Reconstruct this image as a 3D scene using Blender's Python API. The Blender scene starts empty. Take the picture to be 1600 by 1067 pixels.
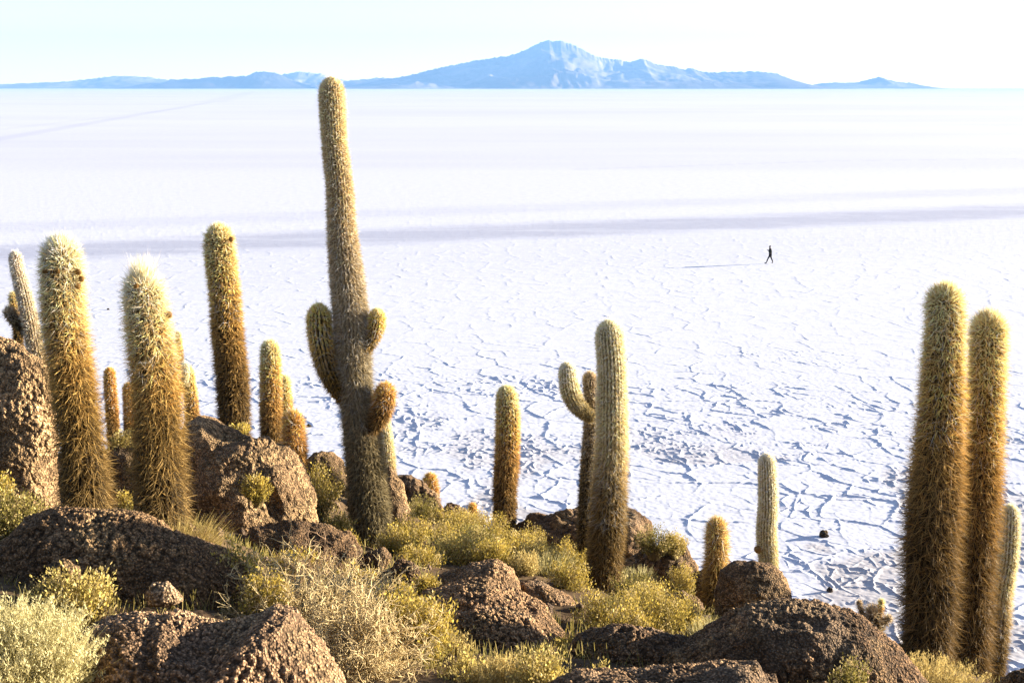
import bpy, bmesh, math
import numpy as np
from mathutils import Vector

# ------------------------------------------------------------------ camera, sky, sun, exposure
SC = bpy.context.scene
COL = SC.collection
R = math.radians
F = 1931.0                      # focal length in photograph pixels (1600 wide)
H = 16.6                        # camera height above the salt
PITCH = math.atan((533.5 - 136.0) / F)
cp, sp = math.cos(PITCH), math.sin(PITCH)

cam = bpy.data.cameras.new("camera")
cam.sensor_width = 36.0
cam.lens = 36.0 * F / 1600.0
cam.clip_start = 0.1
cam.clip_end = 60000.0
cam_ob = bpy.data.objects.new("camera", cam)
cam_ob.location = (0, 0, H)
cam_ob.rotation_euler = (math.pi / 2 - PITCH, 0, 0)
COL.objects.link(cam_ob)
SC.camera = cam_ob

SUN_EL, SUN_AZ = R(9.2), R(73.0)          # azimuth from +Y towards +X
world = bpy.data.worlds.new("World")
SC.world = world
world.use_nodes = True
wn = world.node_tree
wn.nodes.clear()
sky = wn.nodes.new("ShaderNodeTexSky")
sky.sky_type = 'NISHITA'
sky.sun_disc = False
sky.sun_elevation = SUN_EL
sky.sun_rotation = SUN_AZ
sky.altitude = 3650
sky.air_density = 1.0
sky.dust_density = 2.0
sky.ozone_density = 0.0
bg = wn.nodes.new("ShaderNodeBackground")
bg.inputs[1].default_value = 0.05
wo = wn.nodes.new("ShaderNodeOutputWorld")
tone = wn.nodes.new("ShaderNodeMix"); tone.data_type = 'RGBA'; tone.blend_type = 'MULTIPLY'
tone.inputs[0].default_value = 1.0
tone.inputs[7].default_value = (1.06, 0.91, 0.99, 1)
wn.links.new(sky.outputs[0], tone.inputs[6])
wn.links.new(tone.outputs[2], bg.inputs[0])
wn.links.new(bg.outputs[0], wo.inputs[0])

sun = bpy.data.lights.new("sun", 'SUN')
sun.energy = 5.0
sun.angle = R(0.5)
sun.color = (1.0, 0.87, 0.70)
sun_ob = bpy.data.objects.new("sun", sun)
S = Vector((math.sin(SUN_AZ) * math.cos(SUN_EL), math.cos(SUN_AZ) * math.cos(SUN_EL), math.sin(SUN_EL)))
sun_ob.rotation_euler = S.to_track_quat('Z', 'Y').to_euler()
COL.objects.link(sun_ob)

SC.view_settings.view_transform = 'Standard'
SC.view_settings.look = 'None'
SC.view_settings.gamma = 1.0
SC.view_settings.use_curve_mapping = False
SC.view_settings.exposure = 2.6
SC.render.engine = 'CYCLES'
SC.cycles.use_denoising = True
SC.cycles.max_bounces = 6
SC.cycles.diffuse_bounces = 3
SC.cycles.transparent_max_bounces = 8
SC.cycles.volume_bounces = 0

# ------------------------------------------------------------------ helpers
def ray(px, py):
    xc, yc = (px - 800.0) / F, -(py - 533.5) / F
    return np.array([xc, cp + yc * sp, -sp + yc * cp])

def at(px, py, Y):
    """world point seen at a pixel of the photograph, at distance Y"""
    d = ray(px, py)
    return np.array([0, 0, H]) + d * (Y / d[1])

def scale_at(py, Y):
    """metres per photograph pixel there"""
    return (Y / ray(800, py)[1]) / F

def ground_at(px, py):
    d = ray(px, py)
    return d * (-H / d[2]) + np.array([0, 0, H])

def sstep(a, b, x):
    t = np.clip((x - a) / (b - a), 0, 1)
    return t * t * (3 - 2 * t)

U = np.uint32
def hsh(ix, iy, iz, seed):
    with np.errstate(over='ignore'):
        h = ix.astype(np.int64).astype(U) * U(374761393) + iy.astype(np.int64).astype(U) * U(668265263) \
            + iz.astype(np.int64).astype(U) * U(2246822519) + U((seed * 3266489917 + 12345) & 0xffffffff)
        h = (h ^ (h >> U(13))) * U(1274126177)
        h = (h ^ (h >> U(16))) * U(2654435761)
        h = h ^ (h >> U(15))
    return h.astype(np.float64) / 4294967295.0

def vnoise(p, seed=0):
    """value noise -1..1, p is (N,3)"""
    i = np.floor(p)
    f = p - i
    f = f * f * f * (f * (f * 6 - 15) + 10)
    r = 0
    for dx in (0, 1):
        for dy in (0, 1):
            for dz in (0, 1):
                w = (f[:, 0] if dx else 1 - f[:, 0]) * (f[:, 1] if dy else 1 - f[:, 1]) * (f[:, 2] if dz else 1 - f[:, 2])
                r = r + w * hsh(i[:, 0] + dx, i[:, 1] + dy, i[:, 2] + dz, seed)
    return r * 2 - 1

def fbm(p, seed=0, octaves=4, gain=0.5):
    r, a = 0, 1.0
    for o in range(octaves):
        r = r + a * vnoise(p * (2.03 ** o) + 17.3 * o, seed + o * 7)
        a *= gain
    return r

def p3(x, y, z=0.0):
    return np.stack([x, y, np.full_like(x, z) if np.isscalar(z) else z], 1)

def cell3(p, seed=0):
    """3D cellular noise: distance to the nearest point, and that cell's random number"""
    i = np.floor(p)
    best = np.full(len(p), 9.0)
    rid = np.zeros(len(p))
    for dx in (-1, 0, 1):
        for dy in (-1, 0, 1):
            for dz in (-1, 0, 1):
                a, b, c = i[:, 0] + dx, i[:, 1] + dy, i[:, 2] + dz
                h0 = hsh(a, b, c, seed)
                d = (a + h0 - p[:, 0]) ** 2 + (b + hsh(a, b, c, seed + 1) - p[:, 1]) ** 2 + (c + hsh(a, b, c, seed + 2) - p[:, 2]) ** 2
                m = d < best
                best = np.where(m, d, best)
                rid = np.where(m, h0, rid)
    return np.sqrt(best), rid

def cell2(x, y, seed=0, jit=0.9):
    """2D Voronoi: (distance to the cell border, cell random number, offset to the cell centre)"""
    ix, iy = np.floor(x), np.floor(y)
    cand = []
    z0 = np.zeros_like(ix)
    f1 = np.full(len(x), 9.0); f2 = f1.copy()
    rid = np.zeros(len(x)); cx = rid.copy(); cy = rid.copy(); ex = rid.copy(); ey = rid.copy()
    for dx in (-2, -1, 0, 1, 2):
        for dy in (-2, -1, 0, 1, 2):
            if abs(dx) + abs(dy) == 4:
                continue
            a, b = ix + dx, iy + dy
            h0 = hsh(a, b, z0, seed)
            gx = a + 0.5 + jit * (h0 - 0.5)
            gy = b + 0.5 + jit * (hsh(a, b, z0, seed + 1) - 0.5)
            d = (gx - x) ** 2 + (gy - y) ** 2
            m1 = d < f1
            m2 = (~m1) & (d < f2)
            f2 = np.where(m1, f1, np.where(m2, d, f2))
            ex = np.where(m1, cx, np.where(m2, gx, ex)); ey = np.where(m1, cy, np.where(m2, gy, ey))
            f1 = np.where(m1, d, f1)
            cx = np.where(m1, gx, cx); cy = np.where(m1, gy, cy)
            rid = np.where(m1, h0, rid)
    L = np.sqrt((ex - cx) ** 2 + (ey - cy) ** 2) + 1e-6
    edge = (f2 - f1) / (2 * L)
    return edge, rid, x - cx, y - cy

def mesh_ob(name, v, tris=None, quads=None, mats=(), parent=None, tint=None, smooth=True, tri_mat=None, quad_mat=None):
    """ONE mesh object from numpy arrays"""
    me = bpy.data.meshes.new(name)
    v = np.ascontiguousarray(v, dtype=np.float32)
    me.vertices.add(len(v))
    me.vertices.foreach_set("co", v.ravel())
    idx, starts, mi, off = [], [], [], 0
    for f, m, k in ((tris, tri_mat, 3), (quads, quad_mat, 4)):
        if f is None or len(f) == 0:
            continue
        f = np.asarray(f, dtype=np.int32)
        idx.append(f.ravel())
        starts.append(off + np.arange(len(f), dtype=np.int32) * k)
        mi.append(np.full(len(f), 0, np.int32) if m is None else np.broadcast_to(np.asarray(m, np.int32), (len(f),)))
        off += f.size
    idx = np.concatenate(idx); starts = np.concatenate(starts).astype(np.int32); mi = np.ascontiguousarray(np.concatenate(mi))
    me.loops.add(len(idx))
    me.loops.foreach_set("vertex_index", np.ascontiguousarray(idx, np.int32))
    me.polygons.add(len(starts))
    me.polygons.foreach_set("loop_start", starts)
    me.polygons.foreach_set("material_index", mi)
    me.polygons.foreach_set("use_smooth", np.full(len(starts), bool(smooth)))
    me.update(calc_edges=True)
    for m in mats:
        me.materials.append(m)
    if tint is not None:
        c = np.ones((len(v), 4), np.float32)
        c[:, :3] = tint
        at_ = me.color_attributes.new("tint", 'FLOAT_COLOR', 'POINT')
        at_.data.foreach_set("color", c.ravel())
    ob = bpy.data.objects.new(name, me)
    COL.objects.link(ob)
    if parent is not None:
        ob.parent = parent
        ob.matrix_parent_inverse = parent.matrix_basis.inverted()
    return ob

def tag(o, label=None, cat=None, group=None, kind=None):
    if label: o["label"] = label
    if cat: o["category"] = cat
    if group: o["group"] = group
    if kind: o["kind"] = kind
    return o

def empty(name, loc):
    o = bpy.data.objects.new(name, None)
    o.location = [float(a) for a in loc]
    o.empty_display_size = 0.2
    COL.objects.link(o)
    return o

def grid_quads(nr, nc, wrap=False):
    i = np.arange(nr - 1)[:, None]
    j = np.arange(nc if wrap else nc - 1)[None, :]
    a = i * nc + j
    b = i * nc + (j + 1) % nc
    return np.stack([a, b, b + nc, a + nc], -1).reshape(-1, 4)

def tubes(P, Rr, sides=3):
    """P (N,K,3), Rr (N,K): thin tubes -> verts, quads"""
    N, K, _ = P.shape
    T = np.gradient(P, axis=1)
    T /= np.linalg.norm(T, axis=2, keepdims=True) + 1e-9
    ref = np.where(np.abs(T[..., 2:3]) > 0.9, np.array([1.0, 0.2, 0]), np.array([0.1, 0.2, 1.0]))
    A = np.cross(T, ref); A /= np.linalg.norm(A, axis=2, keepdims=True) + 1e-9
    B = np.cross(T, A)
    ang = np.arange(sides) * 2 * math.pi / sides
    V = P[:, :, None, :] + Rr[:, :, None, None] * (A[:, :, None, :] * np.cos(ang)[None, None, :, None] + B[:, :, None, :] * np.sin(ang)[None, None, :, None])
    n = np.arange(N)[:, None, None] * K * sides
    k = np.arange(K - 1)[None, :, None] * sides
    s = np.arange(sides)[None, None, :]
    s2 = (s + 1) % sides
    Q = np.stack([n + k + s, n + k + s2, n + k + sides + s2, n + k + sides + s], -1).reshape(-1, 4)
    return V.reshape(-1, 3), Q

# ------------------------------------------------------------------ materials
def newmat(name):
    m = bpy.data.materials.new(name)
    m.use_nodes = True
    nt = m.node_tree
    nt.nodes.clear()
    return m, nt, nt.nodes.new, nt.links.new

def mix_rgb(nt, blend, fac, a, b):
    n = nt.nodes.new("ShaderNodeMix")
    n.data_type = 'RGBA'
    n.blend_type = blend
    for s, val in ((n.inputs[0], fac), (n.inputs[6], a), (n.inputs[7], b)):
        if hasattr(val, 'links'):
            nt.links.new(val, s)
        else:
            s.default_value = val
    return n.outputs[2]

def ramp(nt, src, stops):
    n = nt.nodes.new("ShaderNodeValToRGB")
    e = n.color_ramp.elements
    while len(e) < len(stops):
        e.new(0.5)
    for k, (p, c) in enumerate(stops):
        e[k].position = p
        e[k].color = (*c, 1)
    nt.links.new(src, n.inputs[0])
    return n.outputs[0]

def noise_tex(nt, scale, detail=4, rough=0.55, vec=None):
    n = nt.nodes.new("ShaderNodeTexNoise")
    n.inputs['Scale'].default_value = scale
    n.inputs['Detail'].default_value = detail
    n.inputs['Roughness'].default_value = rough
    if vec is not None:
        nt.links.new(vec, n.inputs['Vector'])
    return n.outputs[0]

def rock_material():
    m, nt, N, L = newmat("gap_shaded_rock")
    at_ = N("ShaderNodeAttribute"); at_.attribute_name = "tint"
    geo = N("ShaderNodeNewGeometry")
    n1 = ramp(nt, noise_tex(nt, 3.0, 5, 0.6, geo.outputs['Position']), [(0.3, (0.62, 0.60, 0.58)), (0.7, (1.3, 1.28, 1.25))])
    c = mix_rgb(nt, 'MULTIPLY', 1.0, at_.outputs['Color'], n1)
    n2 = noise_tex(nt, 90.0, 3, 0.6, geo.outputs['Position'])
    c = mix_rgb(nt, 'MULTIPLY', 0.8, c, ramp(nt, n2, [(0.3, (0.55, 0.55, 0.55)), (0.7, (1.4, 1.4, 1.4))]))
    bs = N("ShaderNodeBsdfPrincipled"); bs.inputs['Roughness'].default_value = 0.9
    bs.inputs['Specular IOR Level'].default_value = 0.15
    L(c, bs.inputs['Base Color'])
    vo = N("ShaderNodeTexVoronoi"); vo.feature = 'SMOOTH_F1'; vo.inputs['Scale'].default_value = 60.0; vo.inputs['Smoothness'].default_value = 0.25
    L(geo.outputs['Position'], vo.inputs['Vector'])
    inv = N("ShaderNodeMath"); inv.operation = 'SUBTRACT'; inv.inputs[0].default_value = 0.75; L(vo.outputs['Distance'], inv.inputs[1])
    add = N("ShaderNodeMath"); add.operation = 'ADD'; L(inv.outputs[0], add.inputs[0])
    half = N("ShaderNodeMath"); half.operation = 'MULTIPLY'; half.inputs[1].default_value = 0.5; L(n2, half.inputs[0]); L(half.outputs[0], add.inputs[1])
    bump = N("ShaderNodeBump"); bump.inputs['Strength'].default_value = 0.9; bump.inputs['Distance'].default_value = 0.022
    L(add.outputs[0], bump.inputs['Height']); L(bump.outputs[0], bs.inputs['Normal'])
    c = mix_rgb(nt, 'MULTIPLY', 0.9, c, ramp(nt, vo.outputs['Distance'], [(0.15, (1.65, 1.6, 1.55)), (0.6, (0.42, 0.40, 0.38))]))  # sunlit grain tops and shaded gaps painted into the base colour
    L(c, bs.inputs['Base Color'])
    o = N("ShaderNodeOutputMaterial"); L(bs.outputs[0], o.inputs[0])
    return m

def tint_material(name, rough=0.8, transl=0.0, nscale=0, spec=0.1):
    m, nt, N, L = newmat(name)
    at_ = N("ShaderNodeAttribute"); at_.attribute_name = "tint"
    c = at_.outputs['Color']
    if nscale:
        geo = N("ShaderNodeNewGeometry")
        c = mix_rgb(nt, 'MULTIPLY', 1.0, c, ramp(nt, noise_tex(nt, nscale, 4, 0.6, geo.outputs['Position']), [(0.3, (0.6, 0.6, 0.6)), (0.7, (1.35, 1.35, 1.35))]))
    bs = N("ShaderNodeBsdfPrincipled"); bs.inputs['Roughness'].default_value = rough
    bs.inputs['Specular IOR Level'].default_value = spec
    L(c, bs.inputs['Base Color'])
    out = bs.outputs[0]
    if transl > 0:
        tr = N("ShaderNodeBsdfTranslucent"); L(c, tr.inputs[0])
        mx = N("ShaderNodeMixShader"); mx.inputs[0].default_value = transl
        L(out, mx.inputs[1]); L(tr.outputs[0], mx.inputs[2]); out = mx.outputs[0]
    o = N("ShaderNodeOutputMaterial"); L(out, o.inputs[0])
    return m

def salt_material():
    m, nt, N, L = newmat("salt_crust")
    at_ = N("ShaderNodeAttribute"); at_.attribute_name = "tint"
    geo = N("ShaderNodeNewGeometry")
    pos = geo.outputs['Position']
    mp = N("ShaderNodeMapping"); mp.inputs['Scale'].default_value = (1, 1, 0); L(pos, mp.inputs['Vector'])
    fine = noise_tex(nt, 9.0, 5, 0.65, mp.outputs[0])
    c = mix_rgb(nt, 'MULTIPLY', 1.0, at_.outputs['Color'], ramp(nt, fine, [(0.25, (0.90, 0.90, 0.92)), (0.6, (1, 1, 1))]))
    mid = noise_tex(nt, 0.9, 6, 0.7, mp.outputs[0])
    c = mix_rgb(nt, 'MULTIPLY', 1.0, c, ramp(nt, mid, [(0.36, (0.90, 0.905, 0.93)), (0.55, (1, 1, 1))]))
    bs = N("ShaderNodeBsdfPrincipled"); bs.inputs['Roughness'].default_value = 0.75
    bs.inputs['Specular IOR Level'].default_value = 0.2
    L(c, bs.inputs['Base Color'])
    b1 = N("ShaderNodeBump"); b1.inputs['Strength'].default_value = 0.12; b1.inputs['Distance'].default_value = 0.02
    L(fine, b1.inputs['Height'])
    L(b1.outputs[0], bs.inputs['Normal'])
    o = N("ShaderNodeOutputMaterial"); L(bs.outputs[0], o.inputs[0])
    return m

def mountain_material(name):
    m, nt, N, L = newmat(name)
    at_ = N("ShaderNodeAttribute"); at_.attribute_name = "tint"
    geo = N("ShaderNodeNewGeometry")
    c = mix_rgb(nt, 'MULTIPLY', 1.0, at_.outputs['Color'], ramp(nt, noise_tex(nt, 0.006, 8, 0.65, geo.outputs['Position']), [(0.35, (0.7, 0.7, 0.7)), (0.65, (1.3, 1.3, 1.3))]))
    bs = N("ShaderNodeBsdfDiffuse"); L(c, bs.inputs[0])
    o = N("ShaderNodeOutputMaterial"); L(bs.outputs[0], o.inputs[0])
    return m

M_ROCK = rock_material()
M_SOIL = tint_material("dry_soil", 0.95, 0, 25)
M_SKIN = tint_material("cactus_skin", 0.75, 0, 12)
M_SPINE = tint_material("cactus_spines", 0.6, 0.22)
M_LEAF = tint_material("shrub_leaves", 0.7, 0.3)
M_TWIG = tint_material("shrub_twigs", 0.85, 0.1)
M_SALT = salt_material()
M_MOUNT = mountain_material("bare_mountain_rock")
M_CLOTH = tint_material("dark_clothing", 0.85, 0, 0)

# ------------------------------------------------------------------ salt flat
def line_dist(x, y, a, b):
    """signed distance from the ground line through two photograph pixels"""
    A, B = ground_at(*a), ground_at(*b)
    t = np.array([B[0] - A[0], B[1] - A[1]]); t /= np.linalg.norm(t)
    return (x - A[0]) * -t[1] + (y - A[1]) * t[0], t

def build_salt():
    fH = F * 0.64 * H
    def rows(d0, d1, px):
        return 1.0 / np.arange(1 / d0, 1 / d1, -px / fH)
    near = rows(29.0, 62.0, 0.48)
    mid = np.concatenate([rows(62.0, 135.0, 0.30), rows(135.0, 420.0, 0.8)])
    far = np.geomspace(425, 15000, 150)
    rr = np.concatenate([[4.0, 15.0, 24.0], near, mid, far])
    u0 = 0.475
    core = np.arange(-u0, u0, 1.0 / (F * 0.64))
    wide = u0 + np.cumsum(np.geomspace(1.0 / (F * 0.64), 0.012, 160))
    uw = wide[-1]
    az = np.concatenate([np.linspace(-math.pi, -math.atan(uw) - 0.03, 40), -np.arctan(wide[::-1]), np.arctan(core), np.arctan(wide), np.linspace(math.atan(uw) + 0.03, math.pi, 40)[:-1]])
    nr, nc = len(rr), len(az)
    x = (rr[:, None] * np.sin(az)[None, :]).ravel()
    # constant depth rows inside the view, circles elsewhere
    y = (rr[:, None] * np.cos(az)[None, :]).ravel()
    inview = np.abs(az) <= math.atan(uw) + 1e-6
    iv = np.broadcast_to(inview[None, :], (nr, nc)).ravel()
    det = iv & (np.repeat(rr, nc) < 460) & (np.repeat(rr, nc) > 27)
    z = np.zeros(nr * nc)
    tint = np.empty((nr * nc, 3)); tint[:] = (0.70, 0.718, 0.762)
    X, Y = x[det], y[det]
    d = np.hypot(X, Y)
    n = len(X)
    out = np.zeros(n); tt = np.empty((n, 3)); tt[:] = (0.70, 0.718, 0.762)
    CH = 250000
    for s in range(0, n, CH):
        sl = slice(s, s + CH)
        xx, yy, dd = X[sl], Y[sl], d[sl]
        P = p3(xx, yy)
        wx = xx + 0.50 * vnoise(P * 0.40, 3) + 0.05 * vnoise(P * 2.3, 4) + 0.022 * vnoise(P * 6.0, 7)
        wy = yy + 0.50 * vnoise(P * 0.40, 5) + 0.05 * vnoise(P * 2.3, 6) + 0.022 * vnoise(P * 6.0, 8)
        big = vnoise(P * 0.05, 9)
        shore = 74 + 10 * big - 0.22 * xx
        rough = sstep(shore + 9, shore - 10, dd)                 # broken crust near the shore
        fade = sstep(190, 110, dd)
        e1, r1, ox, oy = cell2(wx / 2.5, wy / 2.3, 21)
        e1 = e1 * 2.35
        g = vnoise(P * 0.8, 12)
        hv = np.clip(0.62 + 0.8 * g, 0.10, 1.5) * (0.75 + 0.5 * vnoise(P * 5.0, 16))
        wr = 0.035 + 0.0008 * dd
        ridge = np.exp(-(e1 / wr) ** 2) * hv
        calm = sstep(-0.15, 0.35, vnoise(P * 0.13, 18)) * rough
        rub = sstep(0.05, 0.5, fbm(P * 0.16, 71, 3)) * rough
        h = 0.052 * ridge * (0.42 + 0.58 * rough) * (0.35 + 0.65 * fade)
        # tilted, lifted plates
        tiltx = hsh(np.floor(r1 * 1e6), r1 * 0, r1 * 0, 5) - 0.5
        tilty = hsh(np.floor(r1 * 1e6), r1 * 0, r1 * 0, 6) - 0.5
        h += rough * (0.012 * (r1 - 0.5) + 0.012 * (ox * tiltx + oy * tilty) * 2)
        # smaller scale-like polygons everywhere
        e2, r2, _, _ = cell2(wx / 1.15 + 7.3, wy / 1.0 - 2.1, 33)
        g2 = np.clip(0.5 + 0.8 * vnoise(P * 0.5 + 40, 13), 0.1, 1.2) * (0.6 + 0.8 * vnoise(P * 2.2, 19))
        h += (0.030 * (0.25 + 0.75 * rough) * np.exp(-(e2 / (0.025 + 0.00042 * dd)) ** 2) * g2 + 0.004 * (r2 - 0.5)) * (0.30 + 0.70 * fade) * (1 + 0.5 * rough) * (1 - 0.75 * calm)
        # rubble in patches
        f3 = np.abs(vnoise(p3(xx * 2.6, yy * 2.6), 81))
        h += rub * (0.10 * sstep(0.22, 0.0, f3) * np.clip(vnoise(P * 1.3, 82) + 0.4, 0, 1)) * 0.7
        h += (0.003 * vnoise(P * 3.1, 14) + 0.006 * vnoise(P * 7.0, 15) + 0.004 * np.clip(vnoise(P * 4.2, 17) - 0.25, 0, 1)) * (0.3 + 0.5 * rough + 0.5 * rub)
        # traffic bands: crust flattened, micro-shadow of the churned salt put into the colour
        b1, _ = line_dist(xx, yy, (60, 392), (1560, 331))
        b2, _ = line_dist(xx, yy, (60, 352), (1560, 299))
        wob = 3.0 * vnoise(P * 0.012, 51) + 0.7 * vnoise(P * 0.2, 52)
        g1 = sstep(12.0, 2.0, np.abs(b1 + wob))
        g3 = sstep(9, 2, np.abs(b2 + wob)) * 0.30
        g4 = sstep(26, 10, np.abs(b1 + 16 + wob)) * 0.12
        band = np.clip(np.maximum(np.maximum(g1, g3), g4) * (1 + 0.35 * vnoise(P * np.array([0.03, 0.35, 1]), 53) + 0.2 * vnoise(P * np.array([0.3, 1.2, 1]), 54)), 0, 1)
        h *= (1 - 0.6 * g1)
        col = np.empty((len(xx), 3)); col[:] = (0.70, 0.718, 0.762)
        col *= (1 - band[:, None] * np.array([0.31, 0.30, 0.24]))
        dirt = sstep(0.35, 0.9, rub + 0.25 * vnoise(P * 0.9, 61)) * sstep(66, 46, dd) * 0.5
        col = col * (1 - dirt[:, None]) + dirt[:, None] * np.array([0.42, 0.36, 0.30])
        out[sl] = h
        tt[sl] = col
    edge = sstep(27, 30, d) * sstep(450, 300, d)
    z[det] = out * edge
    tint[det] = tt
    # long-distance tracks and faint tone
    far_m = iv & (np.repeat(rr, nc) > 200)
    xx, yy = x[far_m], y[far_m]
    for a, b, w, k in (((0, 217), (330, 160), 6.0, 0.11), ((0, 203), (300, 168), 3.0, 0.07), ((330, 160), (390, 145), 25.0, 0.06), ((900, 265), (1300, 252), 1.4, 0.10), ((1300, 252), (1600, 248), 1.4, 0.08)):
        dist, t = line_dist(xx, yy, a, b)
        A, B = ground_at(*a), ground_at(*b)
        al = (xx - A[0]) * t[0] + (yy - A[1]) * t[1]
        ln = np.hypot(B[0] - A[0], B[1] - A[1])
        g = sstep(w, w * 0.3, np.abs(dist)) * (al > (-1e9 if a[0] == 0 else 0)) * (al < ln) * k
        tint[far_m] *= (1 - g[:, None] * np.array([1.0, 1.0, 0.55]))
    P = p3(xx, yy)
    g = np.clip(0.5 + 0.8 * fbm(P * np.array([0.003, 0.014, 1]), 91, 4, 0.65), 0, 1.4) * 0.065
    tint[far_m] *= (1 - g[:, None] * np.array([1, 1, 0.5]))
    q = grid_quads(nr, nc, True)
    v = np.stack([x, y, z], 1)
    ctr = len(v)
    v = np.vstack([v, [[0, 0, 0]]]); tint = np.vstack([tint, [[0.8, 0.8, 0.84]]])
    j = np.arange(nc)
    t = np.stack([np.full(nc, ctr), (j + 1) % nc, j], 1)
    q = q[:, ::-1]
    ob = mesh_ob("salt_flat", v, tris=t, quads=q, mats=[M_SALT], tint=tint)
    tag(ob, "flat white salt crust cracked into polygons, reaching to the horizon", None, None, "structure")
    return ob

build_salt()

# ------------------------------------------------------------------ far mountains (real relief, kilometres deep)
def build_range(name, label, prof, Y, depth, seed, snow=None, crest=0.5, cat=None, kind='structure', base=(0.17, 0.14, 0.125)):
    prof = np.array(prof, float)
    n = int(max(120, (prof[-1, 0] - prof[0, 0]) / 0.6))
    m = 110
    px = np.linspace(prof[0, 0], prof[-1, 0], n)
    py = np.interp(px, prof[:, 0], prof[:, 1])
    pd = 0.8 * vnoise(p3(px * 0.09, px * 0), seed) + 0.7 * vnoise(p3(px * 0.25, px * 0), seed + 1) + 0.6 * vnoise(p3(px * 0.6, px * 0), seed + 2)
    pd *= np.clip((137 - py) / 10, 0, 1) * scale_at(100, Y)
    top = np.array([at(a, b, Y) for a, b in zip(px, py)])
    hh = np.maximum(top[:, 2], 0.0)
    v = np.linspace(-1, 1, m)
    Yv = Y + v * depth
    PX = np.broadcast_to(px[:, None], (n, m))
    VV = np.broadcast_to(v[None, :], (n, m))
    Xw = np.broadcast_to(top[:, 0][:, None], (n, m)) * 1.0
    Yw = np.broadcast_to(Yv[None, :], (n, m))
    fall = np.clip(1 - np.abs(VV), 0, 1) ** 1.15
    P = p3(Xw.ravel() / 900.0, Yw.ravel() / 900.0)
    P[:, 0] += 0.25 * vnoise(P * 1.3, seed + 30)
    rid = (1 - np.abs(fbm(P * np.array([1.5, 0.8, 1]), seed + 2, 5, 0.55))).reshape(n, m)
    rid2 = (1 - np.abs(vnoise(p3(Xw.ravel() / 420.0, Yw.ravel() / 1500.0), seed + 8))).reshape(n, m)
    amp = np.abs(VV) ** 0.7 * (1 - np.abs(VV)) * 2.6
    Z = hh[:, None] * (fall * (1 - 0.0 * amp) + amp * (0.26 * (rid - 0.75) + 0.06 * (rid2 - 0.6)))
    Z = np.minimum(Z, hh[:, None] * (0.05 + 0.95 * fall + 0.25 * amp))
    Z = Z - pd[:, None] * np.clip(1 - np.abs(VV) * 7, 0, 1)
    Z = np.where(np.abs(VV) > 0.985, -6.0, np.maximum(Z, -5.0))
    V = np.stack([Xw, Yw, Z], -1).reshape(-1, 3)
    tint = np.empty((n * m, 3)); tint[:] = base
    g = sstep(-0.1, 0.5, fbm(P * np.array([2.2, 1.2, 1]), seed + 20, 4)).reshape(-1)
    tint = tint * (1 - g[:, None] * 0.6) + g[:, None] * 0.6 * np.array([0.36, 0.31, 0.28])
    if snow is not None:
        sn = sstep(snow, snow + 110, V[:, 2] + 130 * fbm(P * np.array([4, 2.0, 1]), seed + 44, 4))
        tint = tint * (1 - sn[:, None]) + sn[:, None] * np.array([0.8, 0.8, 0.82])
    ob = mesh_ob(name, V, quads=grid_quads(n, m), mats=[M_MOUNT], tint=tint)
    tag(ob, label, None, None, kind)
    return ob

build_range("mountain", "large blue hazy volcano with a jagged snow-flecked summit on the horizon",
            [(535, 138), (560, 131), (598, 124), (640, 118), (700, 103), (750, 93), (766, 91), (800, 86), (830, 72), (845, 64), (852, 62), (858, 60), (864, 63), (875, 61), (885, 65), (900, 71), (930, 88), (960, 93), (985, 97), (1003, 91), (1030, 101), (1070, 108), (1080, 106), (1100, 113), (1140, 112), (1190, 112), (1215, 116), (1245, 131), (1265, 138)],
            12000, 1800, 11, snow=530)
build_range("hills", "low blue range of hills at the left end of the horizon",
            [(-260, 134), (-120, 128), (0, 132), (60, 130), (110, 127), (180, 119), (235, 121), (265, 126), (330, 124), (385, 121), (440, 116), (470, 111), (500, 116), (540, 126), (575, 124), (598, 121), (612, 126), (660, 138)],
            12800, 1100, 51)
build_range("hills", "darker blue hills standing before the left range",
            [(185, 138), (215, 133), (240, 129), (250, 131), (268, 124), (290, 124), (330, 121), (384, 119), (400, 112), (425, 113), (445, 120), (470, 130), (490, 137)],
            11400, 600, 61, base=(0.10, 0.085, 0.08))
build_range("hills", "small lone blue hill at the right end of the horizon",
            [(1240, 138.5), (1262, 136), (1280, 131), (1310, 129), (1340, 129), (1375, 120), (1400, 128), (1425, 130), (1436, 133), (1450, 138)],
            12600, 900, 71)

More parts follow.
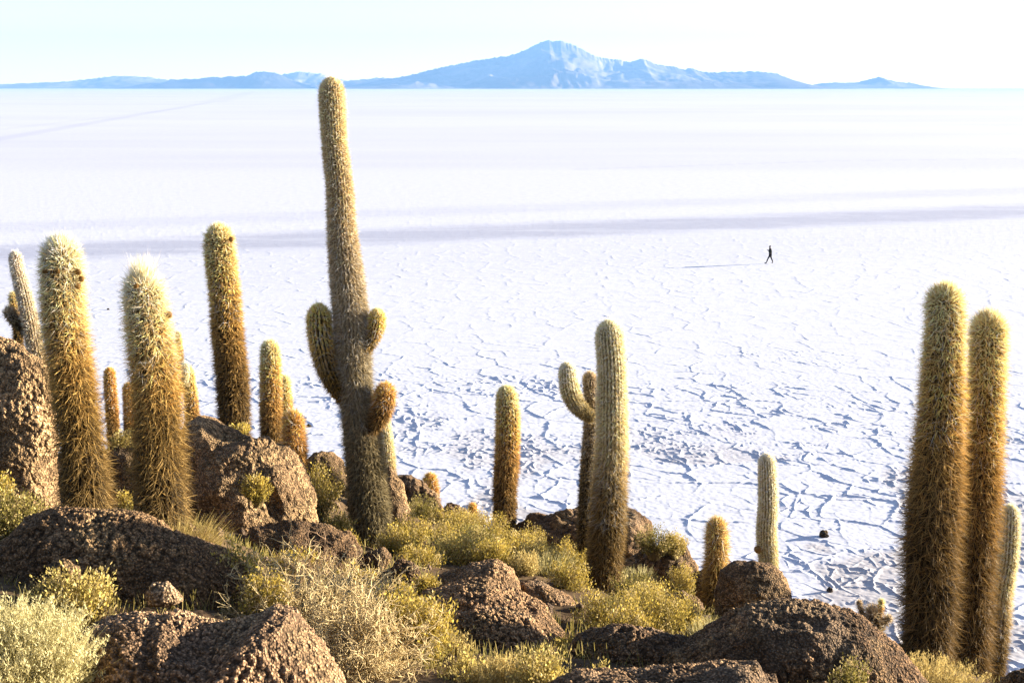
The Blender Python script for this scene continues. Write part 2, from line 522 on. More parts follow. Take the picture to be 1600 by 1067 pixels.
# ------------------------------------------------------------------ the hillside under the cacti
ANCH = []   # (px, py, Y) of ground seen in the photograph
for a in [(137, 805, 9.6), (254, 815, 9.2), (585, 858, 13.5), (938, 932, 13.5), (1117, 962, 14.2), (789, 832, 18.0), (672, 772, 20.0), (738, 815, 19.0),
          (1445, 1030, 9.3), (1512, 1068, 9.8), (1470, 1140, 8.0), (460, 735, 17.0), (424, 700, 18.0), (366, 690, 14.3), (172, 690, 22.0), (300, 680, 20.0),
          (40, 800, 9.9), (190, 810, 10.3), (390, 842, 11.4), (500, 815, 13.2), (540, 880, 11.6), (655, 870, 13.0), (720, 855, 14.6), (800, 880, 13.2),
          (870, 905, 12.8), (900, 930, 11.9), (960, 990, 10.4), (1040, 995, 10.5), (1000, 910, 13.8), (1100, 985, 11), (860, 1015, 9.2),
          (700, 1010, 8.9), (640, 925, 10.4), (560, 900, 10.9), (450, 930, 8.8), (330, 940, 7.9), (250, 950, 7.2), (130, 985, 6.8), (60, 1000, 6.4), (0, 930, 7.0), (-60, 1000, 6.5),
          (560, 1060, 7.0), (660, 1050, 7.4), (780, 1075, 6.9), (900, 1065, 7.2), (1200, 1075, 7.4), (1000, 1070, 7.4), (1340, 1085, 7.2), (1230, 985, 9.6), (1350, 1020, 9.2),
          (200, 1100, 5.4), (500, 1130, 5.6), (800, 1150, 5.6), (1100, 1150, 5.6), (1400, 1180, 5.8), (1600, 1150, 7.5), (1700, 1130, 9),
          (-100, 780, 10.5), (-300, 780, 10.5), (-300, 900, 7.5), (-60, 690, 15), (900, 885, 16), (1030, 905, 15.4), (1150, 975, 12.5), (950, 875, 18), (870, 862, 17.5)]:
    ANCH.append(at(*a))
ANCH += [np.array(a, float) for a in [(0, 2.5, H - 1.75), (-2.5, 2.5, H - 1.6), (2.5, 2.5, H - 2.2), (0, 0, H - 1.6), (0, -6, H - 1.3), (-4, 0, H - 1.3), (4, 0, H - 2.4), (-5, -5, H - 1.0), (6, -5, H - 3.0)]]
ANCH = np.array(ANCH)
Apl = np.c_[ANCH[:, 0], ANCH[:, 1], np.ones(len(ANCH))]
PLANE = np.linalg.lstsq(Apl, ANCH[:, 2], rcond=None)[0]
RES = ANCH[:, 2] - Apl @ PLANE
SIL_X = np.array([-400, 0, 170, 300, 480, 600, 700, 800, 900, 1000, 1100, 1230, 1400, 1600, 2000.0])
SIL_Y = np.array([640, 690, 692, 692, 742, 778, 800, 842, 880, 900, 945, 985, 1035, 1085, 1150.0])
SIL_U = np.array([ray(a, b)[0] / ray(a, b)[1] for a, b in zip(SIL_X, SIL_Y)])
SIL_S = np.array([ray(a, b)[2] / ray(a, b)[1] for a, b in zip(SIL_X, SIL_Y)])

def terrain_z(x, y, detail=True):
    x = np.atleast_1d(np.asarray(x, float)); y = np.atleast_1d(np.asarray(y, float))
    z = np.empty_like(x)
    for s in range(0, len(x), 40000):
        sl = slice(s, s + 40000)
        d2 = (x[sl, None] - ANCH[None, :, 0]) ** 2 + (y[sl, None] - ANCH[None, :, 1]) ** 2
        w = 1.0 / (d2 + 0.12) ** 1.7
        far = sstep(3.0, 14.0, np.sqrt(d2.min(1)))
        res = (w * RES[None, :]).sum(1) / w.sum(1)
        xx = np.clip(x[sl], -9, 9)
        z[sl] = PLANE[0] * xx + PLANE[1] * y[sl] + PLANE[2] + res * (1 - far)
    u = x / np.maximum(y, 6.0)
    lim = H + np.interp(u, SIL_U, SIL_S) * np.maximum(y, 0) - 0.03 * np.maximum(y - 9, 0)
    k = 0.12
    a = np.where(y > 3, lim, 99)
    z = np.minimum(z, a)
    z = z - np.maximum(np.abs(x) - 14, 0) ** 1.5 * 0.12 - np.maximum(-y - 8, 0) ** 1.5 * 0.12
    if detail:
        P = p3(x, y, z)
        z = z + 0.05 * vnoise(P * 1.7, 101) + 0.025 * vnoise(P * 5.0, 102)
    return np.maximum(z, -1.2)

def build_hill():
    xs = np.concatenate([-np.geomspace(60, 7.05, 40), np.arange(-7, 7.5, 0.05), np.geomspace(7.55, 60, 40)])
    ys = np.concatenate([np.linspace(-45, 2.4, 30), np.arange(2.5, 15, 0.05), np.arange(15, 26, 0.1), np.geomspace(26.1, 70, 40)])
    Xg, Yg = np.meshgrid(xs, ys)
    x, y = Xg.ravel(), Yg.ravel()
    z = terrain_z(x, y)
    P = p3(x, y, z)
    c1, r1 = cell3(P / 0.16, 111)
    c2, r2 = cell3(P / 0.055, 112)
    z = z + 0.05 * np.clip(0.55 - c1, 0, 1) * (r1 > 0.45) + 0.018 * np.clip(0.6 - c2, 0, 1)
    tint = np.empty((len(x), 3)); tint[:] = (0.075, 0.048, 0.026)
    g = sstep(-0.3, 0.6, fbm(P * 0.9, 120, 3))
    tint = tint * (1 - 0.45 * g[:, None]) + 0.45 * g[:, None] * np.array([0.12, 0.085, 0.04])
    tint *= (0.8 + 0.45 * r2)[:, None]
    ob = mesh_ob("hillside", np.stack([x, y, z], 1), quads=grid_quads(len(ys), len(xs)), mats=[M_SOIL], tint=tint)
    tag(ob, "brown stony hillside sloping down to the salt", None, None, "structure")
build_hill()

# loose stones on the soil
def build_gravel():
    rg = np.random.default_rng(5)
    n = 5200
    px = rg.uniform(-60, 1660, n); py = rg.uniform(700, 1120, n)
    x = rg.uniform(-6.5, 6.5, n); y = rg.uniform(4.5, 20, n)
    z = terrain_z(x, y)
    bm = bmesh.new(); bmesh.ops.create_icosphere(bm, subdivisions=1, radius=1)
    sv = np.array([v.co[:] for v in bm.verts]); sf = np.array([[v.index for v in f.verts] for f in bm.faces]); bm.free()
    sz = 0.012 + 0.05 * rg.random(n) ** 4
    sc = sz[:, None, None] * rg.uniform(0.6, 1.3, (n, 1, 3))
    V = sv[None] * sc * rg.uniform(0.75, 1.2, (n, len(sv), 1)) + np.stack([x, y, z + sz * 0.3], 1)[:, None, :]
    Fc = sf[None] + (np.arange(n) * len(sv))[:, None, None]
    tint = np.repeat((np.array([[0.20, 0.145, 0.10]]) * rg.uniform(0.5, 1.5, (n, 1))), len(sv), 0)
    ob = mesh_ob("gravel", V.reshape(-1, 3), tris=Fc.reshape(-1, 3), mats=[M_ROCK], tint=tint, smooth=False)
    tag(ob, "loose brown stones scattered over the hillside soil", "gravel", None, "stuff")
build_gravel()

# ------------------------------------------------------------------ boulders
ROCKK = np.array([1.30, 1.21, 0.93])
_ico = {}
def ico(level):
    if level not in _ico:
        bm = bmesh.new(); bmesh.ops.create_icosphere(bm, subdivisions=level, radius=1)
        _ico[level] = (np.array([v.co[:] for v in bm.verts]), np.array([[v.index for v in f.verts] for f in bm.faces])); bm.free()
    return _ico[level]

UPC = np.array([0, sp, cp]); FWC = np.array([0, cp, -sp]); RTC = np.array([1.0, 0, 0])

def boulder(name, label, cat, poly, Y, depth=0.55, level=6, knob=0.034, kamp=0.4, lump=0.07, seed=1, col=(0.175, 0.118, 0.078), group=None, push=0.0, cracks=1.0):
    """poly: outline in photograph pixels; depth: half thickness as a share of the half width"""
    poly = np.array(poly, float)
    c = (poly.max(0) + poly.min(0)) / 2
    s = scale_at(c[1], Y)
    C = at(c[0], c[1], Y)
    a = np.arctan2(-(poly[:, 1] - c[1]), poly[:, 0] - c[0])
    # dense outline -> radius per angle
    dens = []
    for k in range(len(poly)):
        p, q = poly[k], poly[(k + 1) % len(poly)]
        for t in np.linspace(0, 1, 14, endpoint=False):
            dens.append(p * (1 - t) + q * t)
    dens = np.array(dens)
    ang = np.arctan2(-(dens[:, 1] - c[1]), dens[:, 0] - c[0]); rad = np.hypot(dens[:, 0] - c[0], dens[:, 1] - c[1])
    o = np.argsort(ang); ang, rad = ang[o], rad[o]
    sv, sf = ico(level)
    th = np.arctan2(sv[:, 1], sv[:, 0])
    r = np.interp(th, ang, rad, period=2 * math.pi) * s
    halfw = (poly[:, 0].max() - poly[:, 0].min()) / 2 * s
    halfh = (poly[:, 1].max() - poly[:, 1].min()) / 2 * s
    D = depth * halfw if depth * halfw < 1.6 * halfh else 1.6 * halfh
    rho = np.hypot(sv[:, 0], sv[:, 1])
    rho_s = rho ** 0.85
    lx, ly, lz = sv[:, 0] / (rho + 1e-9) * rho_s * r, sv[:, 1] / (rho + 1e-9) * rho_s * r, sv[:, 2] * D
    P = C + lx[:, None] * RTC + ly[:, None] * UPC + (lz + push)[:, None] * FWC
    rmean = math.sqrt(halfw * halfh)
    n = lx[:, None] * RTC / halfw ** 2 + ly[:, None] * UPC / halfh ** 2 + lz[:, None] * FWC / max(D, .05) ** 2
    n /= np.linalg.norm(n, axis=1, keepdims=True) + 1e-9
    Q = P + seed * 13.7
    L = fbm(Q / (rmean * 0.75), seed + 200, 3) * lump * rmean
    c0, r0 = cell3(Q / (rmean * 0.62), seed + 210)
    L += (0.55 - c0) * 2.0 * lump * rmean * 1.0                         # rounded bulges with creases between them
    c00, r00 = cell3((Q + 0.03 * rmean * np.stack([vnoise(Q / .2, 1), vnoise(Q / .2, 2), vnoise(Q / .2, 3)], 1)) / (rmean * 0.27), seed + 215)
    L += (0.5 - c00) * (0.4 + r00) * lump * rmean * 0.75
    L -= sstep(0.55, 0.9, vnoise(Q / (rmean * 0.3), seed + 216)) * 1.1 * lump * rmean          # hollows
    cr = np.abs(vnoise(Q / (rmean * 0.55), seed + 220)) + 0.05 * vnoise(Q / 0.09, seed + 221)
    L -= cracks * sstep(0.07, 0.0, cr) * 0.03 * rmean ** 0.5
    wq = Q + 0.012 * np.stack([vnoise(Q / 0.05, seed + 5), vnoise(Q / 0.05, seed + 6), vnoise(Q / 0.05, seed + 7)], 1)
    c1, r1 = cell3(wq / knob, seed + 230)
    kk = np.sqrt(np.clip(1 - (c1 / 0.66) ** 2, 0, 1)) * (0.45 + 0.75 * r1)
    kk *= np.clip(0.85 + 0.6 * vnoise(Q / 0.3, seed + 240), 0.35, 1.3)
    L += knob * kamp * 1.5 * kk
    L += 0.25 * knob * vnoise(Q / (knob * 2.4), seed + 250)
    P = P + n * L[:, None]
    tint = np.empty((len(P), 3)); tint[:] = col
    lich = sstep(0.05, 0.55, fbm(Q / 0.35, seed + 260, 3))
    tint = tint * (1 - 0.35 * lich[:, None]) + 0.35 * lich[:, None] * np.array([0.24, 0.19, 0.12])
    tint *= ROCKK * (0.34 + 1.15 * np.clip(kk, 0, 1))[:, None]  # tint carries painted shading: bright on knob tops, dark between them
    dust = sstep(0.15, 0.6, fbm(Q / (rmean * 0.9) + 9, seed + 270, 4)) * np.clip(n[:, 2] + 0.2, 0, 1)
    tint = tint * (1 - 0.25 * dust[:, None]) + 0.25 * dust[:, None] * np.array([0.33, 0.26, 0.18])
    base = np.array([C[0], C[1], P[:, 2].min()])
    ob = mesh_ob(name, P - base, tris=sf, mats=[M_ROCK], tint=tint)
    ob.location = base
    tag(ob, label, cat, group)
    return ob

GR = "knobbly brown rocks of the hillside"
boulder("boulder", "tall tan boulder cut by the left picture edge, behind the big golden cactus", "boulder",
        [(-60, 640), (-40, 560), (0, 527), (25, 533), (50, 552), (75, 585), (86, 620), (88, 680), (84, 730), (90, 790), (60, 830), (-40, 830)], 10.7, 0.7, 7, 0.040, 0.35, 0.06, 1, (0.38, 0.275, 0.19), GR)
boulder("boulder", "big lumpy grey-brown boulder standing right of the white-tufted cactus", "boulder",
        [(288, 700), (296, 664), (318, 655), (350, 670), (385, 668), (412, 680), (438, 706), (458, 732), (468, 765), (480, 805), (498, 850), (440, 880), (360, 890), (296, 860), (282, 800), (283, 740)], 12.2, 0.75, 7, 0.035, 0.35, 0.10, 2, (0.27, 0.195, 0.135), GR)
boulder("boulder", "narrow tan boulder tucked against the right foot of the tallest cactus", "boulder",
        [(585, 770), (594, 742), (610, 732), (624, 752), (636, 785), (636, 825), (622, 850), (590, 860)], 15.2, 0.8, 5, 0.05, 0.3, 0.06, 3, (0.27, 0.195, 0.135), GR)
boulder("boulder", "craggy boulder with a tiny round cactus behind its right shoulder", "boulder",
        [(614, 760), (620, 742), (642, 740), (665, 754), (684, 775), (694, 815), (670, 850), (620, 850)], 18.0, 0.8, 6, 0.06, 0.4, 0.10, 4, (0.23, 0.165, 0.12), GR)
boulder("boulder", "low dark rock at the crest of the slope below the tiny cacti", "rock",
        [(690, 800), (700, 785), (722, 795), (745, 812), (752, 835), (720, 850), (690, 840)], 18.6, 0.8, 5, 0.06, 0.4, 0.10, 34, (0.16, 0.11, 0.078), GR)
boulder("boulder", "flat shaded rock shelf below the big lumpy boulder", "rock",
        [(372, 850), (398, 826), (450, 820), (500, 824), (545, 832), (566, 862), (555, 920), (500, 930), (390, 920)], 11.1, 0.6, 6, 0.035, 0.4, 0.08, 5, (0.16, 0.11, 0.075), GR)
boulder("boulder", "long dark ridge of rock below the two big golden cacti", "rock",
        [(-60, 930), (-30, 870), (0, 845), (40, 808), (80, 798), (130, 804), (175, 803), (215, 810), (262, 828), (305, 843), (352, 862), (392, 895), (400, 960), (300, 1010), (100, 1010), (-40, 1000)], 8.0, 0.5, 7, 0.030, 0.45, 0.045, 6, (0.19, 0.132, 0.088), GR, cracks=0.0)
boulder("boulder", "small dark knob of rock behind the golden-tipped shrub at left", "rock",
        [(68, 905), (78, 882), (100, 876), (120, 888), (124, 915), (105, 940), (75, 935)], 7.1, 0.9, 5, 0.03, 0.45, 0.05, 35, (0.17, 0.12, 0.085), GR)
boulder("boulder", "broad granular rock in front at the bottom left, beside the pale grass", "rock",
        [(90, 1040), (110, 998), (150, 976), (210, 966), (245, 972), (264, 962), (300, 976), (345, 986), (400, 974), (428, 957), (456, 960), (476, 988), (502, 1020), (528, 1070), (545, 1140), (300, 1200), (110, 1170)], 6.0, 0.7, 7, 0.027, 0.6, 0.030, 7, (0.26, 0.185, 0.14), GR, cracks=0.0)
boulder("boulder", "small leaning stone at the foot of the tallest cactus", "stone",
        [(556, 888), (572, 864), (598, 854), (612, 866), (604, 888), (585, 898), (565, 900)], 11.2, 0.8, 5, 0.03, 0.25, 0.05, 8, (0.21, 0.15, 0.105), GR)
boulder("boulder", "smaller pitted stone under the leaning stone by the tallest cactus", "stone",
        [(586, 908), (594, 895), (612, 894), (620, 906), (612, 920), (592, 922)], 10.9, 0.8, 5, 0.03, 0.35, 0.07, 9, (0.22, 0.155, 0.11), GR)
boulder("boulder", "rounded dark rock right of the small stones by the tallest cactus", "rock",
        [(606, 895), (622, 873), (645, 880), (662, 905), (664, 930), (630, 940), (608, 930)], 10.9, 0.8, 6, 0.03, 0.35, 0.07, 10, (0.165, 0.115, 0.08), GR)
boulder("boulder", "domed brown rock topmost in the middle cluster of rocks", "rock",
        [(655, 925), (690, 898), (738, 880), (775, 876), (800, 890), (811, 915), (806, 950), (740, 965), (670, 960)], 11.1, 0.75, 6, 0.032, 0.42, 0.035, 11, (0.25, 0.175, 0.12), GR, cracks=0.0)
boulder("boulder", "wide brown rock lying across the middle cluster of rocks", "rock",
        [(640, 950), (665, 922), (700, 912), (760, 906), (805, 926), (850, 946), (880, 985), (892, 1020), (840, 1050), (700, 1050), (650, 1000)], 9.9, 0.7, 7, 0.032, 0.42, 0.045, 12, (0.26, 0.18, 0.125), GR, cracks=0.0)
boulder("boulder", "brown rock right in the middle cluster, below the twin-stemmed cactus", "rock",
        [(806, 925), (815, 908), (845, 908), (880, 926), (908, 948), (912, 985), (880, 1015), (830, 990)], 11.2, 0.75, 6, 0.032, 0.42, 0.035, 13, (0.25, 0.17, 0.115), GR, cracks=0.0)
boulder("boulder", "rounded sunlit rock lowest in the middle cluster of rocks", "rock",
        [(700, 985), (712, 960), (742, 950), (790, 953), (830, 968), (856, 1000), (866, 1040), (840, 1080), (740, 1090), (700, 1040)], 8.9, 0.75, 7, 0.030, 0.45, 0.035, 14, (0.28, 0.195, 0.135), GR, cracks=0.0)
boulder("boulder", "dark knobbly rock left of the big foreground rock", "rock",
        [(885, 1030), (900, 1000), (928, 984), (985, 979), (1040, 987), (1078, 1000), (1085, 1060), (1000, 1110), (900, 1100)], 8.1, 0.7, 7, 0.030, 0.45, 0.06, 15, (0.185, 0.128, 0.09), GR)
boulder("boulder", "biggest dark foreground rock sloping right beside the twin tall cacti", "boulder",
        [(1000, 1070), (1045, 1010), (1090, 984), (1150, 958), (1200, 941), (1245, 934), (1292, 944), (1335, 957), (1366, 988), (1396, 1018), (1430, 1056), (1450, 1130), (1250, 1220), (1010, 1180)], 7.9, 0.6, 7, 0.030, 0.45, 0.055, 16, (0.16, 0.105, 0.068), GR, cracks=0.3)
boulder("boulder", "low foreground rock along the bottom edge, below the big dark rock", "rock",
        [(850, 1075), (900, 1052), (960, 1050), (1000, 1056), (1060, 1050), (1120, 1042), (1182, 1036), (1212, 1060), (1230, 1120), (1000, 1170), (850, 1130)], 6.3, 0.6, 7, 0.026, 0.5, 0.05, 17, (0.21, 0.148, 0.105), GR)
boulder("boulder", "smooth rounded boulder below the pale slender cactus at right", "boulder",
        [(1120, 920), (1128, 892), (1150, 880), (1175, 878), (1205, 883), (1226, 903), (1235, 935), (1228, 965), (1170, 1000), (1120, 980)], 12.6, 0.8, 6, 0.035, 0.22, 0.05, 18, (0.20, 0.14, 0.095), GR)
boulder("boulder", "dark rock behind the short golden cactus, left of the smooth boulder", "rock",
        [(1072, 925), (1080, 900), (1100, 890), (1125, 892), (1138, 925), (1130, 970), (1085, 975)], 14.6, 0.8, 6, 0.04, 0.35, 0.08, 19, (0.15, 0.105, 0.07), GR)
boulder("boulder", "dark rugged rock outcrop behind the twin-stemmed cactus", "boulder",
        [(808, 835), (826, 810), (866, 797), (900, 794), (955, 798), (990, 803), (1012, 826), (1018, 865), (960, 900), (840, 890)], 18.0, 0.7, 6, 0.06, 0.35, 0.10, 20, (0.145, 0.098, 0.066), GR)
boulder("boulder", "pointed brown rock with a bush on top, right of the twin-stemmed cactus", "boulder",
        [(975, 880), (1000, 858), (1045, 850), (1070, 858), (1088, 888), (1085, 925), (1030, 940), (980, 925)], 15.6, 0.7, 6, 0.045, 0.35, 0.08, 21, (0.18, 0.125, 0.085), GR)
boulder("boulder", "small lit stone at the foot of the short golden cactus", "stone",
        [(1110, 955), (1130, 945), (1152, 948), (1163, 960), (1150, 975), (1112, 975)], 13.2, 0.8, 5, 0.03, 0.3, 0.06, 22, (0.22, 0.15, 0.10), GR)
boulder("boulder", "dark slab left of the foot of the short golden cactus", "stone",
        [(1050, 932), (1066, 921), (1092, 938), (1104, 960), (1090, 980), (1055, 965)], 13.6, 0.8, 5, 0.035, 0.35, 0.08, 23, (0.15, 0.10, 0.068), GR)
boulder("boulder", "dark rock in the bottom right corner", "rock",
        [(1552, 1085), (1580, 1054), (1620, 1044), (1650, 1090), (1600, 1130)], 8.2, 0.8, 6, 0.03, 0.45, 0.06, 24, (0.14, 0.10, 0.07), GR)
boulder("boulder", "shadowed rock between the two big golden cacti", "rock",
        [(158, 760), (168, 710), (190, 694), (216, 704), (226, 760), (214, 820), (165, 825)], 11.8, 0.8, 6, 0.035, 0.35, 0.08, 25, (0.16, 0.115, 0.08), GR)
boulder("boulder", "pale pinkish stone on the shaded soil below the dark ridge", "stone",
        [(228, 930), (238, 912), (262, 910), (275, 922), (285, 938), (262, 948), (234, 944)], 7.1, 0.9, 5, 0.02, 0.25, 0.05, 26, (0.34, 0.26, 0.20), GR)
boulder("boulder", "brown rock behind the small rusty cactus left of the tallest cactus", "rock",
        [(470, 730), (490, 708), (520, 712), (540, 735), (545, 775), (500, 800), (470, 780)], 17.6, 0.8, 5, 0.05, 0.35, 0.08, 27, (0.20, 0.14, 0.10), GR)

# stones lying on the salt
def salt_stone(label, px, py, w, h, seed):
    g = ground_at(px, py)
    Y = g[1]
    boulder("stone", label, "stone", [(px - w / 2, py), (px - w * .42, py - h * .6), (px - w * .1, py - h), (px + w * .3, py - h * .85), (px + w / 2, py - h * .2), (px + w * .4, py + h * .2), (px - w * .3, py + h * .2)],
            Y, 0.8, 4, 0.09, 0.3, 0.12, seed, (0.05, 0.038, 0.03), "dark stones lying on the salt")
salt_stone("largest dark stone lying on the salt, right of the pale slender cactus", 1287, 838, 15, 10, 31)
salt_stone("small dark stone on the salt below the largest stone", 1297, 924, 8, 6, 32)
salt_stone("tiny dark stone on the salt right of the golden left cactus", 169, 484, 3.5, 2.6, 33)
salt_stone("dark pebble on the salt left of the tallest cactus", 483, 667, 7, 5, 36)

# ------------------------------------------------------------------ cacti
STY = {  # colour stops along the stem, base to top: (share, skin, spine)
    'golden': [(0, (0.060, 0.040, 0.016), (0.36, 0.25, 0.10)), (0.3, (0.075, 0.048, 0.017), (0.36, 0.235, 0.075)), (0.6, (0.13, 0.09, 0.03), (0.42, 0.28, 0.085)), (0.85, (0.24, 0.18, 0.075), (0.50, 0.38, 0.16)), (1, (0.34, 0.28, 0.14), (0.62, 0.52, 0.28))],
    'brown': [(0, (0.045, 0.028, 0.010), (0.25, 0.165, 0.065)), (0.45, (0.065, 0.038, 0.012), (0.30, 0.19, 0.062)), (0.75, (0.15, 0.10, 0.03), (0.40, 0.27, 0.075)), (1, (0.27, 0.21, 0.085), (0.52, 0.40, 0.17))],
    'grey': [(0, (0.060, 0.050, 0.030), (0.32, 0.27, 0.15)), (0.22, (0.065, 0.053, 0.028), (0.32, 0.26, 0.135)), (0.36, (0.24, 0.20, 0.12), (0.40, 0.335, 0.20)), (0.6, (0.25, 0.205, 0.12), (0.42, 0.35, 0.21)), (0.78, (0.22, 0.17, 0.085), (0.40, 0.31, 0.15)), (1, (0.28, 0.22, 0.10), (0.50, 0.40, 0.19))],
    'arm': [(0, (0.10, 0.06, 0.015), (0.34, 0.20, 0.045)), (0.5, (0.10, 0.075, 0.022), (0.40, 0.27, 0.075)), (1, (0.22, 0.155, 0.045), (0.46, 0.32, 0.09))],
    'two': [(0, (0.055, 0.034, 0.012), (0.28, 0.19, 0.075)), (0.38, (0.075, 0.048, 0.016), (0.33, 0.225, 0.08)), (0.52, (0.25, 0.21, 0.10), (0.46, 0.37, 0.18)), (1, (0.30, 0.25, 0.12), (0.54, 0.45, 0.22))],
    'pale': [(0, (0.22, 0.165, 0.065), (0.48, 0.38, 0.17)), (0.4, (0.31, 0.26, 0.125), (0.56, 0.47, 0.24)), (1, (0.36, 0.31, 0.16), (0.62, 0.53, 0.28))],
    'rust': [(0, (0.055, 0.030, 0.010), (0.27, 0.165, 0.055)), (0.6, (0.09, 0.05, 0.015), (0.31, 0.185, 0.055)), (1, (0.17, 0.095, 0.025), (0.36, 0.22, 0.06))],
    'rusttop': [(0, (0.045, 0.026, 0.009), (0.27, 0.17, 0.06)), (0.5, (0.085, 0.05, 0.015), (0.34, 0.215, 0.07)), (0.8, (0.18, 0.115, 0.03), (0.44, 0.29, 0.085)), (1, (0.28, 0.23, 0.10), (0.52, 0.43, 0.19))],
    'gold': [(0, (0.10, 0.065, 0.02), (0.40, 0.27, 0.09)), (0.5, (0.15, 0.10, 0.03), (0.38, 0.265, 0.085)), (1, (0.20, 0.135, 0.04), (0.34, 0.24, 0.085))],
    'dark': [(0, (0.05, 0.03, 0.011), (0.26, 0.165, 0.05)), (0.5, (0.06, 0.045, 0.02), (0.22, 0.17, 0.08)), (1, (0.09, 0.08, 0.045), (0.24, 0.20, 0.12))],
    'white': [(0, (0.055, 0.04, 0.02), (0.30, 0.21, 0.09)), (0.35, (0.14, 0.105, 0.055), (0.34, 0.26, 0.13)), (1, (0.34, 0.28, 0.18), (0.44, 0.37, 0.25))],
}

def catmull(pts, n):
    pts = np.asarray(pts, float)
    if len(pts) == 2:
        t = np.linspace(0, 1, n)[:, None]
        return pts[0] * (1 - t) + pts[1] * t
    P = np.vstack([2 * pts[0] - pts[1], pts, 2 * pts[-1] - pts[-2]])
    seg = np.linalg.norm(np.diff(pts[:, :3], axis=0), axis=1)
    acc = np.concatenate([[0], np.cumsum(seg)])
    s = np.linspace(0, acc[-1], n)
    k = np.clip(np.searchsorted(acc, s, side='right') - 1, 0, len(seg) - 1)
    t = ((s - acc[k]) / seg[k])[:, None]
    p0, p1, p2, p3_ = P[k], P[k + 1], P[k + 2], P[k + 3]
    return 0.5 * (2 * p1 + (p2 - p0) * t + (2 * p0 - 5 * p1 + 4 * p2 - p3_) * t ** 2 + (3 * p1 - p0 - 3 * p2 + p3_) * t ** 3)

